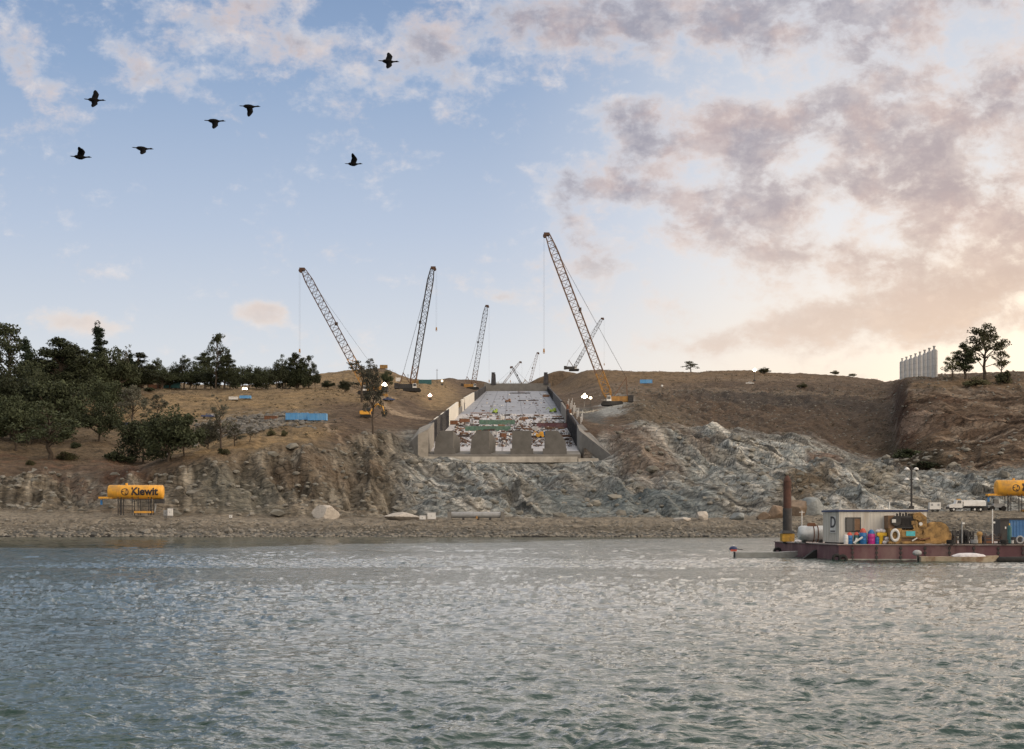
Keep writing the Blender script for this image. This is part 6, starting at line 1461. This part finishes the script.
# blue container at the right end, partly outside the photo
P = dk(1000.5, 150); o = empty('shipping_container', P, 'deep blue container with black open end at the right end of the barge', 'container')
mb = MB(); mb.box((3.3, 1.3, 1.2), (4.9, 2.5, 2.0)); mb.build('shell', M['blue'], o)
mb = MB()
for k in range(16): mb.box((1.0 + k * .3, 0.03, 1.2), (.12, .06, 1.8))
mb.build('corrugation', M['blue'], o)
mb = MB(); mb.box((.42, 1.3, 1.2), (.84, 2.54, 2.1)); mb.build('open_end', M['dark'], o)
mb = MB(); mb.box((3.0, -.02, 2.28), (6, .12, .16)); mb.box((3.0, -.02, .12), (6, .12, .24)); mb.build('edge_frame', M['dark'], o)
mb = MB(); mb.box((.45, -.06, 1.45), (.12, .05, .2)); mb.build('label_plate', M['white'], o)
o = empty('gas_cylinder', dk(1009.5, 145.5), 'dark green gas cylinder in front of the blue container', 'cylinder'); mb = MB(); mb.lathe((0, 0, 0), [(.2, 0), (.2, 1.45), (.14, 1.62), (.06, 1.68)], 14); mb.build('bottle', M['dark_teal'], o); mb = MB(); mb.cyl((0, 0, 1.66), (0, 0, 1.85), .05, n=8); mb.build('valve', M['bright_yellow'], o)
o = empty('plastic_bucket', dk(1012.3, 141.4), 'small white bucket at the deck edge before the blue container', 'bucket'); mb = MB(); mb.lathe((0, 0, 0), [(.1, 0), (.13, .36), (.14, .37)], 14); mb.build('pail', M['white'], o); mb = MB(); mb.torus((0, 0, .33), .13, .012, 'Z', 16, 4); mb.build('rim', M['grey'], o)
o = empty('hose_reel', dk(1020, 142), 'grey hose reel on deck at the right border', 'reel'); mb = MB(); mb.torus((0, 0, .4), .3, .07, 'Y', 20, 6); mb.build('reel', M['grey'], o); mb = MB(); mb.bar((-.3, .1, 0), (0, .1, .4), .05); mb.bar((.3, .1, 0), (0, .1, .4), .05); mb.build('stand', M['dark'], o)

rr = random.Random(12)
for k, (px_, Y_, r_, m, lb) in enumerate([(950.5, 141.6, .34, 'black', 'coil of black hose on deck right of the winch'), (974.5, 141.8, .3, 'grey', 'coil of grey hose right of the black racks'), (1004, 141.5, .34, 'black', 'coil of black hose before the blue container')]):
    mb = MB()
    for q in range(5): mb.torus((rr.uniform(-.03, .03), rr.uniform(-.03, .03), .06 + q * .075), r_ - .02 * (q % 2), .04, 'Z', 20, 6)
    single('hose_coil', mb, M[m], dk(px_, Y_), lb, 'hose', 'hose coils on the barge deck')
mb = MB(); p_ = [Vector((0, 0, .05))]
for k in range(14): p_.append(Vector((k * .62 + .4, math.sin(k * 1.3) * .25, .05)))
mb.tube(p_, .045, 6); single('deck_hose', mb, M['black'], dk(950, 141.0), 'long black hose snaking along the deck edge', 'hose')
for px_, Y_, w_, m, lb in [(952, 147, .8, 'brown_box', 'brown crate right behind the winch drum'), (975.5, 146.5, .7, 'grey', 'grey crate behind the brown bollard'), (988, 148.5, .9, 'rust', 'rusty crate behind the low wide rack'), (1016.5, 144.2, .8, 'dark', 'black crate before the blue container')]:
    o = empty('deck_crate', dk(px_, Y_), lb, 'crate', 'crates on the barge deck'); mb = MB(); mb.box((0, 0, w_ * .36), (w_, w_ * .8, w_ * .7)); mb.build('box', M[m], o); mb = MB(); mb.box((0, 0, w_ * .74), (w_ * 1.06, w_ * .86, .06)); mb.build('lid', M[m], o)

# ------------------------------------------------------------------ skiffs
def skiff(x0, x1, y, m, label, hgt=.62, flip=1, beam=1.7):
    L_ = x1 - x0; o = empty('work_skiff', ((x0 + x1) / 2, y, 0), label, 'boat', 'small boats beside the barge')
    n = 14; vs = []
    for i in range(n + 1):
        f = i / n; x = -L_ / 2 + L_ * f; b = beam / 2 * (1 if f < .6 else 1 - ((f - .6) / .4) ** 2 * .62); k = max(0, (f - .72) / .28); zk = -.18 + .42 * k ** 2; zt = hgt + .1 * k
        vs += [(x, -b, zt), (x, -b * .8, zk), (x, b * .8, zk), (x, b, zt), (x, b - .07, zt - .02), (x, b * .72, zk + .09), (x, -b * .72, zk + .09), (x, -b + .07, zt - .02)]
    fs = [(i * 8 + k, i * 8 + (k + 1) % 8, i * 8 + 8 + (k + 1) % 8, i * 8 + 8 + k) for i in range(n) for k in range(8)]
    mb = MB(); mb.add(vs, fs); e0 = [0, 1, 2, 3, 4, 5, 6, 7]
    mb.add([vs[k] for k in (0, 1, 2, 3)], [(0, 1, 2, 3)]); mb.add([vs[n * 8 + k] for k in (0, 1, 2, 3)], [(3, 2, 1, 0)]); hu = mb.build('hull', M[m], o)
    mb = MB()
    for f in (.25, .5): mb.box((-L_ / 2 + L_ * f, 0, hgt - .15), (.3, beam * .9, .05))
    mb.build('thwart', M['aluminium'], hu)
    mb = MB(); mb.box((-L_ / 2 - .05, 0, .08), (.16, .18, 1.0)); mb.build('outboard_leg', M['dark'], o)
    mb = MB(); mb.rock((-L_ / 2 - .15, 0, hgt + .32), (.8, .5, .52), 5, 2, .03); mb.build('outboard_cowl', M['grey' if m != 'aluminium' else 'navy'], o)
    if flip < 0: o.rotation_euler = (0, 0, math.pi)
    return o, L_
s1, L1 = skiff(21.8, 27.9, 156.5, 'aluminium', 'flat grey skiff with blue and red outboard left of the barge', .56)
mb = MB(); mb.box((-L1 / 2 - .15, -.26, .72), (.6, .05, .2)); mb.build('outboard_band', M['red'], s1)
mb = MB(); mb.tube([(-L1 / 2 + .1, 0, .85), (-L1 / 2 + .8, 0, .8)], .04, 6); mb.build('tiller', M['dark'], s1)
s2, L2 = skiff(35.2, 42.0, 138.4, 'hull_cream', 'rust stained cream skiff with white cover along the barge side', .48)
mb = MB(); mb.rock((.9, 0, .5), (3.0, 1.3, .62), 8, 2, .05); mb.build('cover', M['bag'], s2)
mb = MB(); mb.lathe((0, 0, 0.12), [(.1, -2.4), (.3, -2.2), (.34, 2.2), (.1, 2.4)], 14, 'X'); single('floating_boom', mb, M['black'], (44.2, 138.2, 0.05), 'black tubular float touching the right border beside the rusty skiff', 'float', rz=.08)
mb = MB(); mb.prism([(-.9, 0, .0), (.4, 0, -.2), (.6, 0, .95), (.2, 0, .8)], (0, .9, 0)); single('rubber_fender', mb, M['black'], (28.3, 150.6, 0.02), 'black rubber fender wedge hanging from the left end of the barge', 'fender')

# ------------------------------------------------------------------ birds
def bird(px, py, label, wl, wr, yaw=0.0, roll=0.0, pitch=0.0, Y=75.0, tail=0.0):
    """wl, wr: lift of the far and the near wing in degrees"""
    mb = MB()
    prof = [(-.50, .012, .0), (-.42, .05, .0), (-.30, .055, .0), (-.20, .085, 0), (-.05, .12, -.01), (.10, .115, -.01), (.20, .07, .0), (.27, .042, .012), (.36, .034, .03), (.42, .042, .042), (.47, .04, .046), (.50, .022, .042), (.57, .010, .036)]
    n = 10; vs = []
    for (x, r, z) in prof:
        wid = 1.0 if x > -.25 else 1.5
        for k in range(n):
            a = 2 * math.pi * k / n; vs.append((x, math.cos(a) * r * wid, z + math.sin(a) * r * (1 if x > -.25 else .4)))
    mb.add(vs, [(i * n + k, i * n + (k + 1) % n, (i + 1) * n + (k + 1) % n, (i + 1) * n + k) for i in range(len(prof) - 1) for k in range(n)] + [tuple(range(n))[::-1], tuple(range((len(prof) - 1) * n, len(prof) * n))], True)
    for sgn, lift in ((1, wl), (-1, wr)):
        a1 = math.radians(lift); a2 = math.radians(lift * .72 - (8 if lift > 0 else -4)); st = []
        pos = Vector((.04, sgn * .05, .03)); secs = [(0, .30, .03), (.16, .31, .022), (.30, .29, .018), (.42, .25, .014), (.54, .18, .01), (.64, .06, .006)]
        last = 0; rings = []
        for (s_, chd, th) in secs:
            ds = s_ - last; last = s_; a = a1 if s_ <= .30 else a2
            pos = pos + Vector((ds * (.22 if s_ <= .3 else -.30), sgn * math.cos(a) * ds, math.sin(a) * ds))
            up = Vector((0, -sgn * math.sin(a), math.cos(a)))
            f = pos + Vector((chd * .38, 0, 0)); b = pos - Vector((chd * .62, 0, 0)); m_ = pos + Vector((chd * .1, 0, 0))
            rings += [f, m_ + up * th, b, m_ - up * th * .6]
        k = len(secs); mb.add(rings, [(i * 4 + q, i * 4 + (q + 1) % 4, i * 4 + 4 + (q + 1) % 4, i * 4 + 4 + q) for i in range(k - 1) for q in range(4)] + [(0, 1, 2, 3), (4 * k - 1, 4 * k - 2, 4 * k - 3, 4 * k - 4)], True)
    P = W(px, py, Y); o = mb.build('flying_bird', M['bird']); o.location = P; o.rotation_euler = (math.radians(roll), math.radians(pitch), math.radians(yaw)); o.scale = (.93,) * 3
    tag(o, label, 'bird', 'flock of black waterbirds')
bird(94, 100, 'black bird, uppermost of the left three, one wing up and one down', 50, -36, 10, 22, 4)
bird(80, 157, 'black bird, leftmost and lowest, wings raised behind its back', 62, 50, 8, 4, 4)
bird(142, 148.5, 'black bird with drooping wings, third from the left', -14, -44, 14, 8, 4)
bird(214, 121, 'black bird with wings down, just left of the deep stroking one', -18, -60, 10, 6, 2)
bird(249, 106.5, 'black bird at full downstroke, right of the pair in the middle', -10, -70, 10, 14, 2)
bird(388, 61.5, 'black bird highest and furthest right, wings spread both ways', 42, -34, 6, 24, 4)
bird(353, 164, 'small black bird, wings raised to a point, right of the flock', 66, 80, -4, 6, 4, Y=88)

# ------------------------------------------------------------------ dry scrub on the hills: nobody could count it
mb = MB(); rr = random.Random(21)
def scrub(n, pxr, yr, size, cond=None):
    YA = np.array([rr.uniform(*yr) for _ in range(n)]); XA = (np.array([rr.uniform(*pxr) for _ in range(n)]) - CX) * YA / F
    ZA, _, _, RA = terrain(XA, YA); ok = (np.abs(XA - xc(YA)) > 48) & (RA < .5) & (fbm(XA / 30, YA / 40, 77, 2) > -.05)
    for X_, Y_, z_ in zip(XA[ok], YA[ok], ZA[ok]):
        s_ = size * rr.uniform(.5, 1.5); leaf_cards(mb, (float(X_), float(Y_), float(z_) + s_ * .35), s_, 26, .34, rr, .6)
scrub(1500, (-60, 400), (520, 1000), .8); scrub(500, (330, 480), (800, 1400), 1.3); scrub(1500, (600, 1100), (640, 1350), 1.1); scrub(260, (880, 960), (640, 740), 1.3)
tag(mb.build('dry_scrub', leaf_mat('scrub_leaves', (0.075, 0.065, 0.04))), 'low dry scrub dotted over the brown hillsides', 'scrub', kind='stuff')
# ------------------------------------------------------------------ sky, sun, camera
SUN_AZ, SUN_EL = math.radians(18.6), math.radians(5.2)      # behind the right-hand ridge, low
w = bpy.data.worlds.new('World'); S.world = w; w.use_nodes = True
t = w.node_tree
for n in list(t.nodes): t.nodes.remove(n)
out = N(t, 'ShaderNodeOutputWorld'); bg = N(t, 'ShaderNodeBackground'); L(t, bg.outputs[0], out.inputs[0])
sky = N(t, 'ShaderNodeTexSky'); sky.sky_type = 'NISHITA'; sky.sun_disc = False
sky.sun_elevation = SUN_EL; sky.sun_rotation = SUN_AZ; sky.air_density = 1.0; sky.dust_density = 1.2; sky.ozone_density = 2.0
bg.inputs[1].default_value = 0.11
tc = N(t, 'ShaderNodeTexCoord')
sep = N(t, 'ShaderNodeSeparateXYZ'); L(t, tc.outputs['Generated'], sep.inputs[0])
def mth(op, a, b=None, clamp=False):
    n = N(t, 'ShaderNodeMath', operation=op); n.use_clamp = clamp
    for i, v in enumerate((a, b)):
        if v is None: continue
        if hasattr(v, 'links'): L(t, v, n.inputs[i])
        else: n.inputs[i].default_value = v
    return n.outputs[0]
az = mth('ARCTAN2', sep.outputs[0], sep.outputs[1]); el = mth('ARCSINE', sep.outputs[2])
cmb = N(t, 'ShaderNodeCombineXYZ'); L(t, az, cmb.inputs[0]); L(t, el, cmb.inputs[1])
V = cmb.outputs[0]
def noise(scale, detail=6, rough=0.55, loc=(0, 0, 0), st=(1, 1, 1), dist=0.0):
    mp = N(t, 'ShaderNodeMapping'); mp.inputs['Location'].default_value = loc; mp.inputs['Scale'].default_value = st; L(t, V, mp.inputs[0])
    n = N(t, 'ShaderNodeTexNoise'); n.inputs['Scale'].default_value = scale; n.inputs['Detail'].default_value = detail; n.inputs['Roughness'].default_value = rough; n.inputs['Distortion'].default_value = dist
    L(t, mp.outputs[0], n.inputs['Vector']); return n.outputs[0]
def maprange(v, a, b, c, d, smooth=True):
    n = N(t, 'ShaderNodeMapRange'); n.interpolation_type = 'SMOOTHSTEP' if smooth else 'LINEAR'
    L(t, v, n.inputs[0]); n.inputs[1].default_value = a; n.inputs[2].default_value = b; n.inputs[3].default_value = c; n.inputs[4].default_value = d
    return n.outputs[0]
def blob(cx, cy, rx, ry, rot=0.0):
    """0..1 bump of cloud cover round a direction"""
    a, e = math.atan((cx - CX) / F), math.atan((HY - cy) / F)
    mp = N(t, 'ShaderNodeMapping', vector_type='TEXTURE'); mp.inputs['Location'].default_value = (a, e, 0)
    mp.inputs['Rotation'].default_value = (0, 0, math.radians(-rot)); mp.inputs['Scale'].default_value = (rx / F, ry / F, 1)
    L(t, V, mp.inputs[0])
    ln = N(t, 'ShaderNodeVectorMath', operation='LENGTH'); L(t, mp.outputs[0], ln.inputs[0])
    return maprange(ln.outputs[1], 1.0, 0.0, 0.0, 1.0)
BLOBS = [  # direction of the cloud's middle (as column and row), half sizes, tilt, strength
 (20, 85, 75, 46, 35, .6), (150, 88, 75, 34, 5, .5), (105, 55, 70, 22, 30, .4), (240, 28, 180, 64, 5, .7), (330, 95, 100, 34, -5, .5), (430, 60, 120, 80, 0, .62),
 (560, 20, 170, 70, 0, .75), (440, 105, 50, 30, 0, .35), (760, 0, 300, 70, 0, .7), (765, 45, 80, 34, 0, .45), (640, 130, 75, 50, 20, .75), (600, 185, 90, 34, 10, .6), (740, 132, 85, 62, 20, .75),
 (775, 212, 62, 56, 40, .6), (650, 190, 90, 40, 10, .6), (600, 262, 90, 55, 30, .62), (875, 120, 95, 50, 10, .7), (965, 140, 80, 45, -10, .6), (1010, 100, 60, 45, 0, .5), (910, 205, 120, 45, 0, .7),
 (850, 185, 60, 30, 0, .5), (960, 245, 90, 40, 0, .65), (820, 262, 130, 30, 10, .6), (880, 318, 210, 34, -8, .8), (770, 335, 130, 22, -8, .75), (1000, 290, 130, 70, 0, .6), (700, 345, 80, 14, 0, .4),
 (262, 315, 44, 20, 0, 1.0), (85, 330, 76, 20, 5, .95), (1100, 180, 150, 200, 0, .7), (500, 298, 30, 11, 0, .45), (950, 20, 160, 60, 0, .55), (525, 265, 40, 12, 5, .35), (830, 190, 400, 260, 0, .55), (920, 340, 230, 32, -3, .6), (900, 60, 120, 40, 0, .4)]
cov = None
for cx, cy, rx, ry, rot, k in BLOBS:
    b_ = mth('MULTIPLY', blob(cx, cy, rx, ry, rot), k)
    cov = b_ if cov is None else mth('SUBTRACT', mth('ADD', cov, b_), mth('MULTIPLY', mth('MULTIPLY', cov, b_), 0.8))
# away from the view: unseen cloud cover, added to brighten land and water
aw = noise(3.0, 3, 0.5, (5, 3, 0))
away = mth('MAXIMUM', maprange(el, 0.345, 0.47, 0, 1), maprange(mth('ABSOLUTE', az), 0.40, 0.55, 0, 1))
cov = mth('ADD', mth('MULTIPLY', cov, mth('SUBTRACT', 1.0, away)), mth('MULTIPLY', mth('MULTIPLY', aw, 1.9), away))
cov = mth('MULTIPLY', cov, maprange(el, -0.01, 0.05, 0.5, 1))
n1 = noise(17, 9, 0.60, (0.3, 0.1, 0), (1, 1.55, 1), 0.25)
n2 = noise(50, 7, 0.62, (1.3, 2.1, 0), (1, 1.35, 1), 0.2)
n3 = noise(120, 5, 0.65, (2.3, 0.4, 0), (1, 1.3, 1), 0.3)
nn = mth('ADD', mth('ADD', mth('MULTIPLY', n1, 0.56), mth('MULTIPLY', n2, 0.32)), mth('MULTIPLY', n3, 0.12))
dens = mth('ADD', cov, mth('MULTIPLY', mth('SUBTRACT', nn, 0.5), 3.9))
alpha = maprange(dens, 0.10, 0.80, 0.0, 1.0)
thick = maprange(dens, 0.26, 1.05, 0.0, 1.0)
def mix(f, a, b, mode='MIX'):
    n = N(t, 'ShaderNodeMixRGB', blend_type=mode)
    for i, v in enumerate((f, a, b)):
        if hasattr(v, 'links'): L(t, v, n.inputs[i])
        elif isinstance(v, (int, float)): n.inputs[i].default_value = v
        else: n.inputs[i].default_value = rgb(v)
    return n.outputs[0]
# nearness to the hidden sun
sd = N(t, 'ShaderNodeVectorMath', operation='DOT_PRODUCT'); L(t, tc.outputs['Generated'], sd.inputs[0])
sd.inputs[1].default_value = (math.sin(SUN_AZ) * math.cos(SUN_EL), math.cos(SUN_AZ) * math.cos(SUN_EL), math.sin(SUN_EL))
near = mth('MULTIPLY', maprange(az, -0.02, 0.30, 0, 1), maprange(el, 0.34, 0.07, 0.12, 1))
close = maprange(sd.outputs['Value'], math.cos(math.radians(6.5)), math.cos(math.radians(0.5)), 0, 1)
K = 9.1   # sky units at strength 0.11
def k_(c): return tuple(v * K for v in c)
# clear air: the Nishita sky with the milky veil of this evening over it
veil_c = N(t, 'ShaderNodeValToRGB'); cr = veil_c.color_ramp; L(t, maprange(el, 0.0, 0.40, 0, 1, False), veil_c.inputs[0])
stops = [(0.0, (0.76, 0.77, 0.79)), (0.25, (0.70, 0.74, 0.80)), (0.45, (0.49, 0.58, 0.74)), (0.68, (0.29, 0.41, 0.62)), (0.85, (0.20, 0.31, 0.52)), (1.0, (0.16, 0.26, 0.46))]
cr.elements[0].position = 0; cr.elements[0].color = rgb(stops[0][1]); cr.elements[1].position = 1; cr.elements[1].color = rgb(stops[-1][1])
for p, c in stops[1:-1]:
    e = cr.elements.new(p); e.color = rgb(c)
veil = mix(1.0, veil_c.outputs[0], (K, K, K), 'MULTIPLY')
near2 = mth('MULTIPLY', maprange(az, -0.03, 0.20, 0, 1), maprange(el, 0.42, 0.10, 0.55, 1))
veil = mix(mth('MULTIPLY', near2, 0.85), veil, mix(maprange(el, 0.06, 0.2, 0, 1), k_((0.95, 0.84, 0.72)), k_((0.84, 0.85, 0.88))))
clear = mix(0.93, sky.outputs[0], veil)
clear = mix(mth('MULTIPLY', close, 0.8), clear, k_((1.3, 1.08, 0.84)))
thin_c = mix(near, k_((0.74, 0.73, 0.77)), k_((1.02, 0.80, 0.60)))
thick_c = mix(near, k_((0.34, 0.34, 0.41)), k_((0.60, 0.44, 0.38)))
pn = maprange(noise(22, 4, 0.6, (7, 1, 0), (1, 1.4, 1)), 0.42, 0.66, 0, 1)
thin_c = mix(mth('MULTIPLY', pn, 0.5), thin_c, k_((0.92, 0.72, 0.60)))
thick_c = mix(mth('MULTIPLY', pn, 0.5), thick_c, k_((0.66, 0.49, 0.44)))
low = maprange(el, 0.10, 0.20, 1, 0)
thin_c = mix(mth('MULTIPLY', low, 0.8), thin_c, k_((0.86, 0.76, 0.68)))
thick_c = mix(mth('MULTIPLY', low, 0.75), thick_c, mix(near, k_((0.92, 0.81, 0.72)), k_((0.88, 0.67, 0.50))))
lit = mth('MULTIPLY', maprange(n2, 0.5, 0.68, 0, 1), maprange(thick, 0.15, 0.9, 1, 0.45))
cloud = mix(thick, thin_c, thick_c)
cloud = mix(mth('MULTIPLY', lit, 0.6), cloud, mix(near, k_((0.86, 0.82, 0.82)), k_((1.0, 0.78, 0.60))))
cloud = mix(away, cloud, mix(mth('MULTIPLY', maprange(az, 0.45, 1.1, 0, 1), maprange(el, 1.25, 0.6, 0, 1)), mix(maprange(az, -1.5, 0.6, 0, 1), k_((0.62, 0.62, 0.62)), k_((1.0, 0.97, 0.94))), k_((2.8, 2.3, 1.8))))   # unseen cloud brightened, with a warm bank added at right, to light the land
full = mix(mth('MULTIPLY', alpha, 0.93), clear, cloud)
below = maprange(el, -0.02, 0.0, 1, 0)
full = mix(below, full, k_((0.25, 0.24, 0.22)))
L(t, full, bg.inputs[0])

sl = bpy.data.lights.new('sun', 'SUN'); sl.energy = 0.5; sl.angle = math.radians(60); sl.color = (1.0, 0.82, 0.64)
so = bpy.data.objects.new('sun', sl); COL.objects.link(so)
sdv = Vector((math.sin(SUN_AZ) * math.cos(SUN_EL), math.cos(SUN_AZ) * math.cos(SUN_EL), math.sin(SUN_EL)))
so.rotation_euler = sdv.to_track_quat('Z', 'Y').to_euler()

cam = bpy.data.cameras.new('camera'); co = bpy.data.objects.new('camera', cam); COL.objects.link(co); S.camera = co
co.location = (0, 0, CAMZ); co.rotation_euler = (math.radians(90), 0, 0)
cam.sensor_width = 36; cam.lens = 36 * F / 1024.0; cam.shift_y = (HY - 374.5) / 1024.0
cam.clip_start = 0.5; cam.clip_end = 20000
S.view_settings.view_transform = 'Standard'; S.view_settings.look = 'None'; S.view_settings.gamma = 1; S.view_settings.exposure = 0.0
S.render.engine = 'CYCLES'; S.cycles.max_bounces = 6; S.cycles.diffuse_bounces = 3; S.cycles.use_denoising = True
